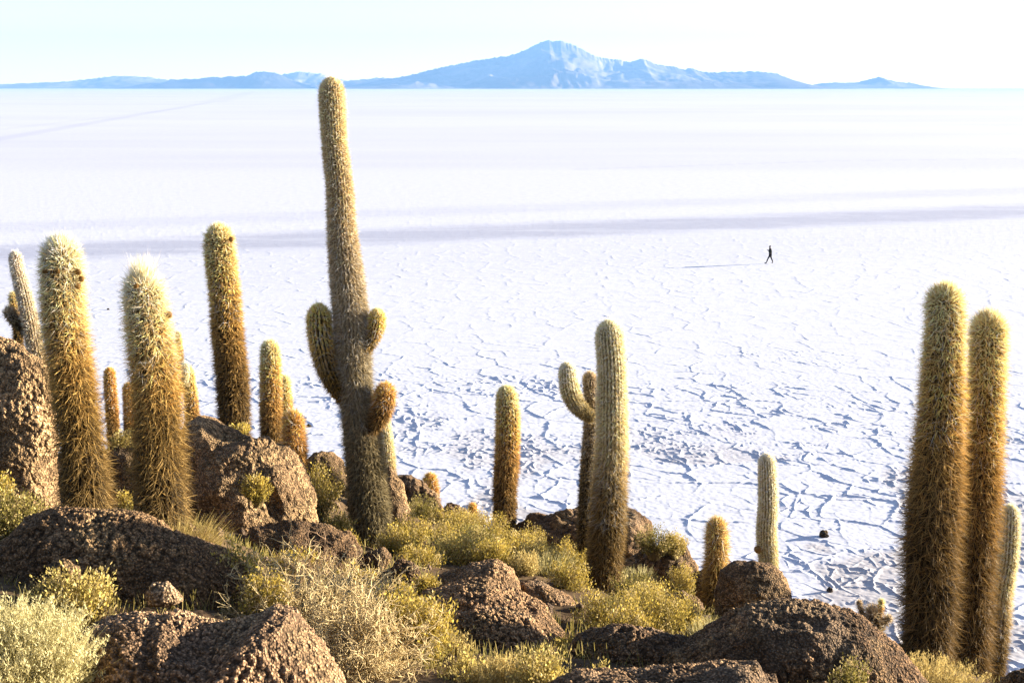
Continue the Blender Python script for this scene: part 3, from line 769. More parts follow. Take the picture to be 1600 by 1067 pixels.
def stem(name, parent, pts, Y, style, seed, ribs=20, spl=(0.07, 0.03), dens=1.0, label=None, droop=0.5, tuft=0.0):
    """pts: (px, py, width px) from base to tip in photograph pixels, at distance Y; a ribbed stem with all its spines as one mesh"""
    rg = np.random.default_rng(seed)
    ribbed = style in ('pale', 'two', 'grey', 'white', 'arm')
    spl = (spl[0] * 1.05, spl[1] + (0.0 if ribbed else 0.008))
    W = []
    for q in pts:
        y = q[3] if len(q) > 3 else Y
        p = at(q[0], q[1], y)
        W.append([p[0], p[1], p[2], q[2] / 2 * scale_at(q[1], y)])
    W = np.array(W)
    spx = scale_at(pts[-1][1], Y)
    L = np.linalg.norm(np.diff(W[:, :3], axis=0), axis=1).sum()
    step = max(0.016, 1.1 * spx)
    n = int(np.clip(L / step, 16, 320))
    C = catmull(W, n)
    ctr, rad = C[:, :3], C[:, 3]
    fr = np.linspace(0, 1, n)
    splen = spl[0] + (spl[1] - spl[0]) * sstep(0.25, 0.9, fr)
    rad = np.maximum(rad - (0.72 if ribbed else 0.58) * splen, rad * 0.55)
    rad = rad * (1 + 0.035 * vnoise(p3(fr * L / 0.30, fr * 0 + seed * 3.7), seed) + 0.012 * vnoise(p3(fr * L / 0.06, fr * 0 + seed), seed + 3))
    ctr = ctr + np.stack([vnoise(p3(fr * L / 0.55, fr * 0 + seed * 5.1), seed + 4), vnoise(p3(fr * L / 0.55, fr * 0 + seed * 2.3), seed + 5), fr * 0], 1) * (rad.mean() * 0.09)
    # rounded tip
    rt = rad[-1]
    s_arc = np.concatenate([[0], np.cumsum(np.linalg.norm(np.diff(ctr, axis=0), axis=1))])
    Ltot = s_arc[-1] - spl[1] * 0.4
    hh = rt * 1.25
    tt = np.clip((s_arc - (Ltot - hh)) / hh, 0, 1)
    # resample so that the dome has rings of its own
    keep = s_arc < Ltot - hh
    ps = np.concatenate([s_arc[keep], Ltot - hh + hh * np.sin(np.linspace(0, math.pi / 2, 9))])
    ctr2 = np.stack([np.interp(ps, s_arc, ctr[:, k]) for k in range(3)], 1)
    rad2 = np.interp(ps, s_arc, rad)
    dome = np.clip((ps - (Ltot - hh)) / hh, 0, 1)
    rad2 = rad2 * np.sqrt(np.maximum(1 - dome ** 2, 0.0004))
    n2 = len(ps)
    T = np.gradient(ctr2, axis=0); T /= np.linalg.norm(T, axis=1, keepdims=True) + 1e-9
    ref = np.array([0, 1.0, 0])
    A = np.cross(T, ref); A /= np.linalg.norm(A, axis=1, keepdims=True) + 1e-9
    B = np.cross(A, T)
    m = ribs * 4
    th = np.arange(m) * 2 * math.pi / m
    prof = 1 - (0.11 if ribbed else 0.11) * (1 - np.abs(np.cos(th * ribs / 2)))
    ringn = 1 + 0.012 * rg.normal(size=n2)
    rr = rad2[:, None] * prof[None, :] * ringn[:, None]
    V = ctr2[:, None, :] + rr[:, :, None] * (A[:, None, :] * np.cos(th)[None, :, None] + B[:, None, :] * np.sin(th)[None, :, None])
    V = V.reshape(-1, 3)
    q = grid_quads(n2, m, True)
    st = STY[style]
    k0 = [a[0] for a in st]
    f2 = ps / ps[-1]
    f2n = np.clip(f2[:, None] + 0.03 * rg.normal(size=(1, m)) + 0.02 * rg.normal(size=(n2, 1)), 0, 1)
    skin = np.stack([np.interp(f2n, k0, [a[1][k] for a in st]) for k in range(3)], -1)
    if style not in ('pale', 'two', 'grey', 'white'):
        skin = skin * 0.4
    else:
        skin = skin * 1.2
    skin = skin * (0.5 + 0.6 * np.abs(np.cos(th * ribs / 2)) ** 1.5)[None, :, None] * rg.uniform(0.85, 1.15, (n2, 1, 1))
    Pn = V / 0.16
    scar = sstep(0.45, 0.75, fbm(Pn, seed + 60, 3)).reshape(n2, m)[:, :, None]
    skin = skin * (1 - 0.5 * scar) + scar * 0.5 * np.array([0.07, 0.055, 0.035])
    # ---- spines
    pxw = spx * 1.5625
    asp = max(0.020, 0.8 * pxw) / dens
    na = int(L / asp) + 3
    ai = np.repeat(np.arange(na), ribs); ri = np.tile(np.arange(ribs), na)
    per = 13 if ribbed else 9
    ai = np.repeat(ai, per); ri = np.repeat(ri, per)
    s = (ai + rg.random(len(ai)) * 0.6 + 0.5 * (ri % 2)) * asp
    ok = s < ps[-1]
    ok &= rg.random(len(s)) < np.interp(s / ps[-1], [0, 0.3, 0.55], [0.55, 0.62, 1.0])
    s, ri = s[ok], ri[ok]
    # extra spines crowd the growing tip
    ne = int(ribs * per * 7)
    s = np.concatenate([s, ps[-1] - hh * (1 - np.sqrt(1 - rg.random(ne) ** 1.3)) * 1.0])
    ri = np.concatenate([ri, rg.integers(0, ribs, ne)])
    s = np.clip(s, 0, ps[-1])
    N = len(s)
    cc = np.stack([np.interp(s, ps, ctr2[:, k]) for k in range(3)], 1)
    TT = np.stack([np.interp(s, ps, T[:, k]) for k in range(3)], 1)
    AA = np.stack([np.interp(s, ps, A[:, k]) for k in range(3)], 1)
    BB = np.stack([np.interp(s, ps, B[:, k]) for k in range(3)], 1)
    rv = np.interp(s, ps, rad2)
    dm = np.clip((s - (Ltot - hh)) / hh, 0, 1)
    an = ri * 2 * math.pi / ribs + rg.normal(size=N) * ((0.15 if ribbed else 0.24) * 2 * math.pi / ribs)
    Nn = AA * np.cos(an)[:, None] + BB * np.sin(an)[:, None]
    nn = Nn * np.sqrt(1 - dm ** 2)[:, None] + TT * dm[:, None]
    base = cc + Nn * (rv * 0.985)[:, None]
    fs = np.clip(s / ps[-1], 0, 1)
    side = np.cross(TT, Nn)
    jit = rg.normal(size=(N, 2))
    dr = -0.6 * droop * (1 - 0.8 * fs) + 0.25 * dm
    d = nn * (0.55 + 0.5 * rg.random(N))[:, None] + side * ((0.55 - (0.25 if ribbed else 0.1) * sstep(0.2, 0.6, fs))[:, None] * jit[:, :1]) + TT * (0.55 * jit[:, 1:] + dr[:, None])
    d /= np.linalg.norm(d, axis=1, keepdims=True)
    lf_ = 0.45 + 1.25 * rg.random(N) ** 1.6
    ln = np.interp(fs, fr, splen) * lf_
    if tuft:
        ln = np.where(dm > 0.75, ln + tuft * rg.random(N) ** 2, ln)
        d = np.where((dm > 0.75)[:, None], d * 0.6 + TT * 0.8, d); d /= np.linalg.norm(d, axis=1, keepdims=True)
    hair = (rg.random(N) < (0.13 if ribbed else 0.09)) & (fs > (0.3 if ribbed else 0.62))
    ln = np.where(hair, ln * (1.7 if ribbed else 1.4), ln)
    wd = np.where(hair, 0.6, 1.0) * max(0.0018, 0.28 * pxw) * (0.45 + 0.55 * lf_)
    wv = np.cross(d, nn + 0.45 * rg.normal(size=(N, 3))); wv /= np.linalg.norm(wv, axis=1, keepdims=True)
    bend = TT * (-(1 - fs) * 0.25 * ln * droop)[:, None]
    tip = base + d * ln[:, None] + bend
    sp_v = np.stack([base - wv * wd[:, None], base + wv * wd[:, None], tip], 1).reshape(-1, 3)
    fsn = np.clip(fs + 0.05 * rg.normal(size=N), 0, 1)
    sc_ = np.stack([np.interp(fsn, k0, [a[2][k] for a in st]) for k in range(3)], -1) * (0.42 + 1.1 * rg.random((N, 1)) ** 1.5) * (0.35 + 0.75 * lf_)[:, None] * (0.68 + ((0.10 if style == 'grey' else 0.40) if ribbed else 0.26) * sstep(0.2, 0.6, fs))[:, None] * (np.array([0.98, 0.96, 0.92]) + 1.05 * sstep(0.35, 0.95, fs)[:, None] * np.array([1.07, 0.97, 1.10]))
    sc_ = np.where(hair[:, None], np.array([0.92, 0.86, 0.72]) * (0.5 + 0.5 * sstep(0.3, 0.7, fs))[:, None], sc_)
    sc_ = np.minimum(sc_, 0.92)
    nv = len(V)
    tr = nv + np.arange(N * 3).reshape(-1, 3)
    allv = np.vstack([V, sp_v])
    tint = np.vstack([skin.reshape(-1, 3), np.repeat(sc_, 3, 0)])
    ploc = np.array(parent.location)
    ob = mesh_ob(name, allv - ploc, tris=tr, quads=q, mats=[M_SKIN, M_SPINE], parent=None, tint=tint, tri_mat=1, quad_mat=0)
    ob.parent = parent
    if label:
        ob["label"] = label
    return ob

def fruit(name, parent, px, py, Y, w, seed, col=(0.15, 0.085, 0.025), label=None):
    """small woolly bud: a lumpy ball covered in short hairs"""
    rg = np.random.default_rng(seed)
    sv, sf = ico(3)
    r = w / 2 * scale_at(py, Y)
    c = at(px, py, Y) - np.array(parent.location)
    v = sv * np.array([1, 1, 1.15]) * r * (1 + 0.12 * vnoise(sv * 2.5 + seed, seed))[:, None]
    n = 160
    d = rg.normal(size=(n, 3)); d /= np.linalg.norm(d, axis=1, keepdims=True)
    wv = np.cross(d, rg.normal(size=(n, 3))); wv /= np.linalg.norm(wv, axis=1, keepdims=True)
    b = d * r * 0.95
    sp_v = np.stack([b - wv * 0.002, b + wv * 0.002, b + d * r * rg.uniform(0.3, 0.7, (n, 1))], 1).reshape(-1, 3)
    V = np.vstack([v, sp_v]) + c
    tr = np.vstack([sf, len(v) + np.arange(n * 3).reshape(-1, 3)])
    tint = np.vstack([np.tile(col, (len(v), 1)), np.tile(np.array(col) * 2.2, (n * 3, 1))])
    mi = np.concatenate([np.zeros(len(sf)), np.ones(n)]).astype(int)
    ob = mesh_ob(name, V, tris=tr, mats=[M_SKIN, M_SPINE], tint=tint, tri_mat=mi)
    ob.parent = parent
    if label: ob["label"] = label
    return ob

GC = "tall columnar cacti on the hillside"
def cactus(label, pts, Y, style, seed, down=True, **kw):
    """top-level cactus: an Empty at its foot and its main stem; pts run from the foot up"""
    b = at(pts[0][0], pts[0][1], Y)
    gz = float(terrain_z(b[0], b[1])[0])
    pts = list(pts)
    if gz < b[2] - 0.02:                       # foot hidden behind something: carry the stem down to the soil
        d = (b[2] - gz + 0.08) / scale_at(pts[0][1], Y)
        pts = [(pts[0][0] + (pts[0][0] - pts[1][0]) * 0.3, pts[0][1] + d, pts[0][2])] + pts
    b = at(pts[0][0], pts[0][1], Y)
    root = empty("cactus", b)
    tag(root, label, "cactus", GC)
    bpy.context.view_layer.update()
    stem("stem", root, pts, Y, style, seed, **kw)
    return root

c = cactus("big golden shaggy cactus ringed with dried buds near its top, before the tan boulder",
           [(138, 815, 84), (125, 700, 80), (114, 600, 75), (102, 500, 72), (97, 430, 70), (95, 400, 68), (94, 370, 64)], 9.5, 'golden', 1, ribs=24, spl=(0.085, 0.045), dens=1.15)
for k, (px, py, w) in enumerate([(122, 425, 9), (127, 436, 8), (121, 447, 9), (112, 424, 7), (90, 424, 7), (82, 426, 7), (70, 424, 7)]):
    fruit("dried_bud", c, px, py, 9.5 - (0.17 if px < 112 else 0.08), w, 100 + k)
c = cactus("shaggy golden cactus crowned with a white tuft of spines, left of the lumpy boulder",
           [(254, 820, 90), (250, 750, 88), (245, 650, 84), (236, 550, 78), (228, 480, 70), (225, 450, 66), (224, 424, 60)], 9.1, 'golden', 2, ribs=24, spl=(0.09, 0.05), dens=1.15, tuft=0.11)
fruit("dried_bud", c, 264, 492, 9.1, 9, 120); fruit("dried_bud", c, 213, 447, 8.93, 7, 121)
c = cactus("dark brown cactus with a pale top standing behind the big lumpy boulder",
           [(366, 690, 52), (364, 600, 54), (355, 500, 52), (346, 410, 50), (343, 352, 46)], 14.2, 'brown', 3, ribs=22, spl=(0.06, 0.04))
fruit("dried_bud", c, 361, 374, 14.05, 7, 122)
c = cactus("whitish leaning cactus with short dark side arms, above the tan boulder at the left edge",
           [(62, 590, 30), (55, 540, 28), (45, 490, 27), (34, 445, 25), (27, 418, 23), (23, 394, 20)], 13.0, 'white', 4, ribs=18, spl=(0.035, 0.02))
stem("arm", c, [(42, 520, 18), (28, 505, 20), (20, 495, 21), (15, 488, 20), (14, 482, 18)], 13.0, 'dark', 41, ribs=14, spl=(0.03, 0.03), label="stubby dark arm growing low on the left side")
stem("arm", c, [(30, 560, 18), (27, 510, 17), (22, 475, 16), (20, 459, 14)], 13.1, 'brown', 42, ribs=14, spl=(0.03, 0.03), label="short upright brown arm behind the left side")
cactus("short slim rusty cactus between the two big golden cacti", [(177, 685, 20), (175, 640, 20), (172, 600, 19), (171, 576, 17)], 22.0, 'rust', 5, ribs=16, spl=(0.05, 0.035))
cactus("small brown cactus half hidden by the left side of the white-tufted cactus", [(203, 690, 19), (202, 640, 19), (200, 600, 17)], 22.5, 'rust', 6, ribs=16, spl=(0.05, 0.035))
c = cactus("slim cactus with thin curling arms, just right of the white-tufted cactus", [(301, 690, 22), (299, 640, 22), (295, 590, 20), (292, 572, 18)], 20.0, 'rusttop', 7, ribs=16, spl=(0.045, 0.03))
stem("arm", c, [(294, 608, 13), (284, 606, 15), (286, 598, 15), (290, 582, 14), (288, 566, 12)], 19.7, 'pale', 71, ribs=14, spl=(0.03, 0.025), label="curled pale arm")
stem("arm", c, [(290, 600, 10), (283, 575, 11), (280, 545, 11), (278, 520, 9)], 20.1, 'rusttop', 72, ribs=14, spl=(0.03, 0.025), label="thin upright arm")
cactus("medium golden-topped cactus between the big lumpy boulder and the tallest cactus", [(425, 705, 35), (424, 650, 36), (423, 590, 34), (421, 533, 30)], 18.0, 'rusttop', 8, ribs=20, spl=(0.06, 0.04))
cactus("narrow yellow cactus behind the medium golden-topped one", [(449, 700, 20), (447, 640, 22), (444, 588, 19)], 19.3, 'rusttop', 9, ribs=18, spl=(0.05, 0.04))
cactus("short stout rusty cactus left of the tallest cactus's trunk", [(463, 742, 38), (461, 700, 39), (458, 670, 37), (457, 644, 33)], 17.0, 'rust', 10, ribs=18, spl=(0.07, 0.06))
c = cactus("tallest cactus, reaching the horizon with three side arms",
           [(586, 872, 70), (575, 780, 69), (564, 680, 64), (553, 600, 59), (550, 520, 60), (545, 450, 56), (537, 370, 50), (532, 300, 44), (524, 230, 42), (520, 160, 43), (518, 123, 38)], 13.5, 'grey', 11, ribs=26, spl=(0.055, 0.03), dens=1.1)
stem("arm", c, [(538, 628, 22), (523, 602, 36), (510, 568, 42), (501, 528, 43), (498, 497, 42), (497, 477, 38)], 13.45, 'arm', 111, ribs=18, spl=(0.045, 0.035), label="longest arm, golden, on the left")
stem("arm", c, [(562, 556, 16), (578, 537, 22), (587, 512, 30), (590, 484, 26)], 13.45, 'arm', 112, ribs=18, spl=(0.035, 0.03), label="small upper arm on the right")
stem("arm", c, [(566, 676, 20), (586, 662, 32), (596, 640, 37), (601, 618, 37), (602, 600, 33)], 13.4, 'rust', 113, ribs=18, spl=(0.045, 0.04), label="stubby rusty lower arm on the right")
cactus("thin pale cactus tucked behind the right side of the tallest cactus", [(609, 755, 22), (606, 710, 22), (601, 665, 21), (598, 640, 18)], 17.0, 'two', 12, ribs=18, spl=(0.04, 0.03))
cactus("tiny round golden cactus behind the craggy boulder", [(675, 780, 23), (673, 762, 25), (671, 741, 20)], 20.5, 'rust', 13, ribs=16, spl=(0.06, 0.05))
cactus("tiniest rusty cactus on the crest in the middle of the slope", [(739, 820, 14), (739, 806, 15), (738, 788, 12)], 19.5, 'rust', 14, ribs=14, spl=(0.05, 0.04))
cactus("straight rust-brown cactus with a pale top standing alone mid-slope", [(789, 840, 37), (789, 780, 38), (792, 710, 40), (792, 650, 39), (790, 604, 33)], 18.0, 'rusttop', 15, ribs=20, spl=(0.06, 0.035))
c = cactus("thick pale-topped cactus with a thinner arm-bearing stem close behind it",
           [(938, 945, 60), (944, 870, 62), (950, 790, 60), (956, 700, 52), (956, 600, 49), (954, 530, 47), (953, 502, 42)], 13.5, 'two', 16, ribs=24, spl=(0.06, 0.03), dens=1.1)
c = cactus("thin dark cactus stem with a pale upcurved arm, behind the thick pale-topped cactus",
           [(914, 880, 30), (917, 800, 30), (921, 720, 28), (925, 650, 27), (921, 582, 24)], 14.4, 'dark', 17, ribs=18, spl=(0.04, 0.025))
stem("arm", c, [(928, 654, 20), (910, 642, 28), (896, 624, 32), (889, 600, 32), (886, 567, 28)], 14.2, 'pale', 171, ribs=18, spl=(0.03, 0.025), label="pale arm curving up on the left")
cactus("short golden shaggy cactus among the rocks left of the smooth boulder", [(1117, 972, 38), (1118, 920, 40), (1121, 860, 39), (1121, 812, 34)], 14.0, 'gold', 18, ribs=18, spl=(0.075, 0.055))
c = cactus("pale slender cactus rising behind the smooth rounded boulder", [(1201, 900, 32), (1199, 840, 32), (1199, 770, 32), (1198, 710, 28)], 20.0, 'pale', 19, ribs=20, spl=(0.04, 0.03))
fruit("dried_bud", c, 1184, 858, 19.9, 11, 130, (0.22, 0.13, 0.04))
cactus("left stem of the twin tall brown cacti at the right, the higher one",
       [(1444, 1050, 90), (1450, 950, 94), (1456, 850, 94), (1463, 740, 88), (1470, 620, 75), (1477, 520, 64), (1477, 475, 60), (1477, 445, 54)], 9.3, 'brown', 20, ribs=24, spl=(0.095, 0.045), dens=1.1)
c = cactus("right stem of the twin tall brown cacti at the right, the lower one",
       [(1509, 1085, 72), (1517, 950, 74), (1526, 820, 71), (1535, 700, 66), (1541, 590, 62), (1545, 520, 60), (1547, 488, 54)], 9.8, 'brown', 21, ribs=24, spl=(0.09, 0.045), dens=1.1)
cactus("thin greenish cactus with a smooth pale upper half, rightmost of all",
       [(1548, 1100, 36), (1558, 1000, 38), (1566, 920, 35), (1574, 880, 32), (1577, 840, 33), (1578, 790, 29)], 12.0, 'two', 22, ribs=18, spl=(0.05, 0.025))
cactus("dark brown cactus hidden between the twin cacti and the rightmost one", [(1546, 1100, 26), (1550, 960, 26), (1556, 880, 26), (1558, 836, 22)], 13.2, 'dark', 23, ribs=16, spl=(0.08, 0.06))

# ------------------------------------------------------------------ shrubs and grass
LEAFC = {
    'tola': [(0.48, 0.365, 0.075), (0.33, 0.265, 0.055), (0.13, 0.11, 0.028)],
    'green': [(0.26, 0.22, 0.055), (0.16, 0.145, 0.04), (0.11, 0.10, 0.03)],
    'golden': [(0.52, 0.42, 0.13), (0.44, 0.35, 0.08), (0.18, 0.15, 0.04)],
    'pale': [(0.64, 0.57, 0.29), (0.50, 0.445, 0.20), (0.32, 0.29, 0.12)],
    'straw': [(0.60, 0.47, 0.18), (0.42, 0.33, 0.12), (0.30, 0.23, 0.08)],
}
GS = "low dry shrubs between the rocks"
def shrub(label, px, py, w, h, Y, style, seed, stems=None, cat="shrub", name="shrub", lean=(0, 0), leaf=0.02, dense=1.0, flat=0.3):
    """an upright twiggy shrub: fine stems as one part, small leaves as the other"""
    rg = np.random.default_rng(seed + 1000)
    b = at(px, py, Y); s = scale_at(py, Y)
    gz = float(terrain_z(b[0], b[1])[0])
    if abs(gz - b[2]) < 0.35:
        b[2] = min(b[2], gz)
    hw, hh = w / 2 * s, h * s + max(0, at(px, py, Y)[2] - b[2])
    root = empty(name, b); tag(root, label, cat, GS)
    n = stems or int(np.clip(60 + 260 * hw, 50, 260))
    az = rg.random(n) * 2 * math.pi; rr = np.sqrt(rg.random(n))
    tx, ty = rr * np.cos(az) * hw, rr * np.sin(az) * hw * 0.9
    lob = 1 + 0.28 * vnoise(p3(tx / (0.30 * hw + .05), ty / (0.30 * hw + .05)), seed)
    tz = hh * (1 - flat * rr ** 2) * (0.5 + 0.58 * rg.random(n) ** 0.7) * np.clip(lob, 0.5, 1.12)
    K = 5
    t = np.linspace(0, 1, K)[None, :]
    bx, by = tx * 0.25, ty * 0.25
    X = bx[:, None] + (tx - bx)[:, None] * t ** 1.4 + lean[0] * hh * t ** 2
    Yy = by[:, None] + (ty - by)[:, None] * t ** 1.4 + lean[1] * hh * t ** 2
    Z = tz[:, None] * t - 0.05 * (1 - t)
    P = np.stack([X, Yy, Z], -1) + rg.normal(size=(n, K, 3)) * 0.012 * np.linspace(0, 1, K)[None, :, None]
    pxw = s * 1.5625
    R0 = max(0.0022, 0.22 * pxw)
    V, Q = tubes(P, np.broadcast_to(R0 * np.linspace(1.2, 0.5, K)[None, :], (n, K)))
    cols = np.array(LEAFC[style])
    tw = np.array([0.26, 0.20, 0.09]) if style not in ('pale', 'straw') else cols[2]
    tint = np.repeat(tw[None] * rg.uniform(0.6, 1.4, (n, 1)), K * 3, 0)
    ob = mesh_ob("twigs", V, quads=Q, mats=[M_TWIG], tint=tint); ob.parent = root
    # leaves along the outer part of each stem, on short side twigs
    lf = max(leaf, 1.1 * pxw)
    per = int(np.clip(34 * dense * (0.02 / lf), 14, 60))
    si = np.repeat(np.arange(n), per)
    m = len(si)
    tt = 0.28 + 0.74 * rg.random(m) ** 0.75
    k = np.clip(tt * (K - 1), 0, K - 1.001); ki = k.astype(int); kf = (k - ki)[:, None]
    base = P[si, ki] * (1 - kf) + P[si, np.minimum(ki + 1, K - 1)] * kf
    ax = P[si, -1] - P[si, 1]; ax /= np.linalg.norm(ax, axis=1, keepdims=True) + 1e-9
    base = base + rg.normal(size=(m, 3)) * (0.012 + 0.020 * min(1, hw / 0.4)) * np.array([1, 1, 0.8])
    d = ax * 0.8 + rg.normal(size=(m, 3)) * 0.55 + np.array([0, 0, 0.25]); d /= np.linalg.norm(d, axis=1, keepdims=True)
    ln = lf * rg.uniform(0.6, 1.6, m)
    wv = np.cross(d, rg.normal(size=(m, 3))); wv /= np.linalg.norm(wv, axis=1, keepdims=True)
    wd = ln * (0.25 if style not in ('pale', 'straw') else 0.16)
    mid = base + d * (ln * 0.5)[:, None]
    V = np.stack([base, mid - wv * wd[:, None], base + d * ln[:, None], mid + wv * wd[:, None]], 1).reshape(-1, 3)
    Q = np.arange(m * 4).reshape(-1, 4)
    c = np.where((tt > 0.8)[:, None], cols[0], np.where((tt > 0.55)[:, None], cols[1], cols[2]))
    dry = (rg.random(n) < 0.22)[si]
    c = np.where(dry[:, None], np.array([0.55, 0.44, 0.19]), c)
    c = c * rg.uniform(0.6, 1.35, (m, 1)) * rg.uniform(0.7, 1.25, (n, 1))[si]
    ob = mesh_ob("foliage", V, quads=Q, mats=[M_LEAF], tint=np.repeat(c, 4, 0), smooth=False); ob.parent = root
    return root

def grass(label, px, py, w, h, Y, style, seed, n=900, cat="grass tuft", lean=(0.0, 0.0), seedheads=0.0):
    """a clump of thin curved blades, some with feathery seed heads"""
    rg = np.random.default_rng(seed + 3000)
    b = at(px, py, Y); s = scale_at(py, Y)
    gz = float(terrain_z(b[0], b[1])[0])
    if abs(gz - b[2]) < 0.35:
        b[2] = min(b[2], gz)
    hw, hh = w / 2 * s, h * s + max(0, at(px, py, Y)[2] - b[2])
    root = empty("grass_tuft", b); tag(root, label, cat, GS)
    az = rg.random(n) * 2 * math.pi; rr = np.sqrt(rg.random(n))
    bx, by = rr * np.cos(az) * hw * 0.75, rr * np.sin(az) * hw * 0.6
    out = np.stack([np.cos(az) * rr, np.sin(az) * rr], 1) * hw * 0.5 + rg.normal(size=(n, 2)) * 0.12 * hh
    ht = hh * rg.uniform(0.5, 1.0, n) * (1 - 0.25 * rr ** 2)
    K = 4; t = np.linspace(0, 1, K)[None]
    P = np.stack([bx[:, None] + (out[:, :1] + lean[0] * hh) * t ** 1.7, by[:, None] + (out[:, 1:] + lean[1] * hh) * t ** 1.7, ht[:, None] * t - 0.04 * (1 - t)], -1)
    pxw = s * 1.5625
    R0 = max(0.0016, 0.2 * pxw)
    V, Q = tubes(P, np.broadcast_to(R0 * np.array([1.1, 1.0, 0.8, 0.4])[None], (n, K)))
    cols = np.array(LEAFC[style])
    c = cols[rg.integers(0, 3, n)] * rg.uniform(0.7, 1.25, (n, 1))
    ob = mesh_ob("blades", V, quads=Q, mats=[M_LEAF], tint=np.repeat(c, K * 3, 0)); ob.parent = root
    if seedheads:
        m = int(n * seedheads); per = 16
        si = np.repeat(rg.choice(n, m, replace=False), per); mm = len(si)
        tt = rg.uniform(0.45, 1.03, mm)[:, None]
        base = P[si, 2] * (1 - tt) + P[si, 3] * tt + rg.normal(size=(mm, 3)) * 0.006
        d = rg.normal(size=(mm, 3)) * 0.6 + np.array([0, 0, 1.0]); d /= np.linalg.norm(d, axis=1, keepdims=True)
        ln = 0.02 * rg.uniform(0.6, 1.4, mm)
        wv = np.cross(d, rg.normal(size=(mm, 3))); wv /= np.linalg.norm(wv, axis=1, keepdims=True)
        V = np.stack([base - wv * 0.003, base + wv * 0.003, base + d * ln[:, None]], 1).reshape(-1, 3)
        c = cols[0] * rg.uniform(0.7, 1.2, (mm, 1))
        ob = mesh_ob("seed_heads", V, tris=np.arange(mm * 3).reshape(-1, 3), mats=[M_LEAF], tint=np.repeat(c, 3, 0), smooth=False); ob.parent = root
    return root

def thorn_bush(label, px, py, w, h, Y, seed, n0=70, col=(0.66, 0.52, 0.27), leaves=0):
    """a tangle of pale, dry, zigzag thorny twigs"""
    rg = np.random.default_rng(seed + 5000)
    b = at(px, py, Y); s = scale_at(py, Y)
    gz = float(terrain_z(b[0], b[1])[0])
    if abs(gz - b[2]) < 0.35:
        b[2] = min(b[2], gz)
    hw, hh = w / 2 * s, h * s + max(0, at(px, py, Y)[2] - b[2])
    root = empty("thorn_bush", b); tag(root, label, "thorn bush", GS)
    pxw = s * 1.5625
    def walk(p0, d0, L, K, wig):
        P = [p0]; d = d0
        for k in range(K - 1):
            d = d + rg.normal(size=d.shape) * wig
            d = d / np.linalg.norm(d, axis=1, keepdims=True)
            P.append(P[-1] + d * (L / (K - 1))[:, None])
        return np.stack(P, 1)
    az = rg.random(n0) * 2 * math.pi; rr = np.sqrt(rg.random(n0))
    p0 = np.stack([rr * np.cos(az) * hw * 0.55, rr * np.sin(az) * hw * 0.5, np.full(n0, -0.03)], 1)
    d0 = np.stack([np.cos(az) * rr * hw * 0.6, np.sin(az) * rr * hw * 0.6, hh * rg.uniform(0.7, 1.1, n0)], 1)
    L0 = np.linalg.norm(d0, axis=1) * rg.uniform(0.7, 1.05, n0)
    d0 /= np.linalg.norm(d0, axis=1, keepdims=True)
    A = walk(p0, d0, L0, 9, 0.28)
    VS, QS, TS, off = [], [], [], 0
    levels = [(A, max(0.0042, 0.30 * pxw))]
    prev, r = A, 0.0042
    Lc = L0
    for lev, (cn, ratio, K, rad) in enumerate([(5, 0.42, 6, 0.0028), (4, 0.5, 4, 0.0020)]):
        N = len(prev)
        pi = np.repeat(np.arange(N), cn); M = len(pi)
        ki = rg.integers(max(1, prev.shape[1] // 4), prev.shape[1] - 1, M)
        st = prev[pi, ki]; dd = prev[pi, ki + 1] - prev[pi, ki]; dd /= np.linalg.norm(dd, axis=1, keepdims=True)
        dd = dd * 0.7 + rg.normal(size=(M, 3)) * 0.55; dd /= np.linalg.norm(dd, axis=1, keepdims=True)
        Lc = Lc[pi] * ratio * rg.uniform(0.5, 1.2, M)
        prev = walk(st, dd, Lc, K, 0.35)
        levels.append((prev, max(rad, 0.2 * pxw)))
    # thorns
    N = len(prev); pi = np.repeat(np.arange(N), 2); M = len(pi)
    ki = rg.integers(0, prev.shape[1], M)
    st = prev[pi, ki]; dd = rg.normal(size=(M, 3)); dd /= np.linalg.norm(dd, axis=1, keepdims=True)
    levels.append((np.stack([st, st + dd * rg.uniform(0.015, 0.04, (M, 1))], 1), max(0.0016, 0.18 * pxw)))
    for P, rad in levels:
        N, K, _ = P.shape
        V, Q = tubes(P, np.broadcast_to(rad * np.linspace(1.15, 0.55, K)[None], (N, K)))
        VS.append(V); QS.append(Q + off); off += len(V)
        TS.append(np.repeat(np.array(col)[None] * rg.uniform(0.55, 1.35, (N, 1)), K * 3, 0))
    ob = mesh_ob("twigs", np.vstack(VS), quads=np.vstack(QS), mats=[M_TWIG], tint=np.vstack(TS)); ob.parent = root
    if leaves:
        m = leaves
        P = levels[2][0]; pi = rg.integers(0, len(P), m)
        base = P[pi, rg.integers(0, P.shape[1], m)] + rg.normal(size=(m, 3)) * 0.01
        d = rg.normal(size=(m, 3)) + np.array([0, 0, .6]); d /= np.linalg.norm(d, axis=1, keepdims=True)
        ln = max(0.012, 0.9 * pxw) * rg.uniform(0.7, 1.4, m)
        wv = np.cross(d, rg.normal(size=(m, 3))); wv /= np.linalg.norm(wv, axis=1, keepdims=True)
        V = np.stack([base, base + d * (ln * .5)[:, None] - wv * (ln * .22)[:, None], base + d * ln[:, None], base + d * (ln * .5)[:, None] + wv * (ln * .22)[:, None]], 1).reshape(-1, 3)
        c = np.array([0.38, 0.30, 0.11]) * rg.uniform(0.6, 1.3, (m, 1))
        ob = mesh_ob("foliage", V, quads=np.arange(m * 4).reshape(-1, 4), mats=[M_LEAF], tint=np.repeat(c, 4, 0), smooth=False); ob.parent = root
    return root

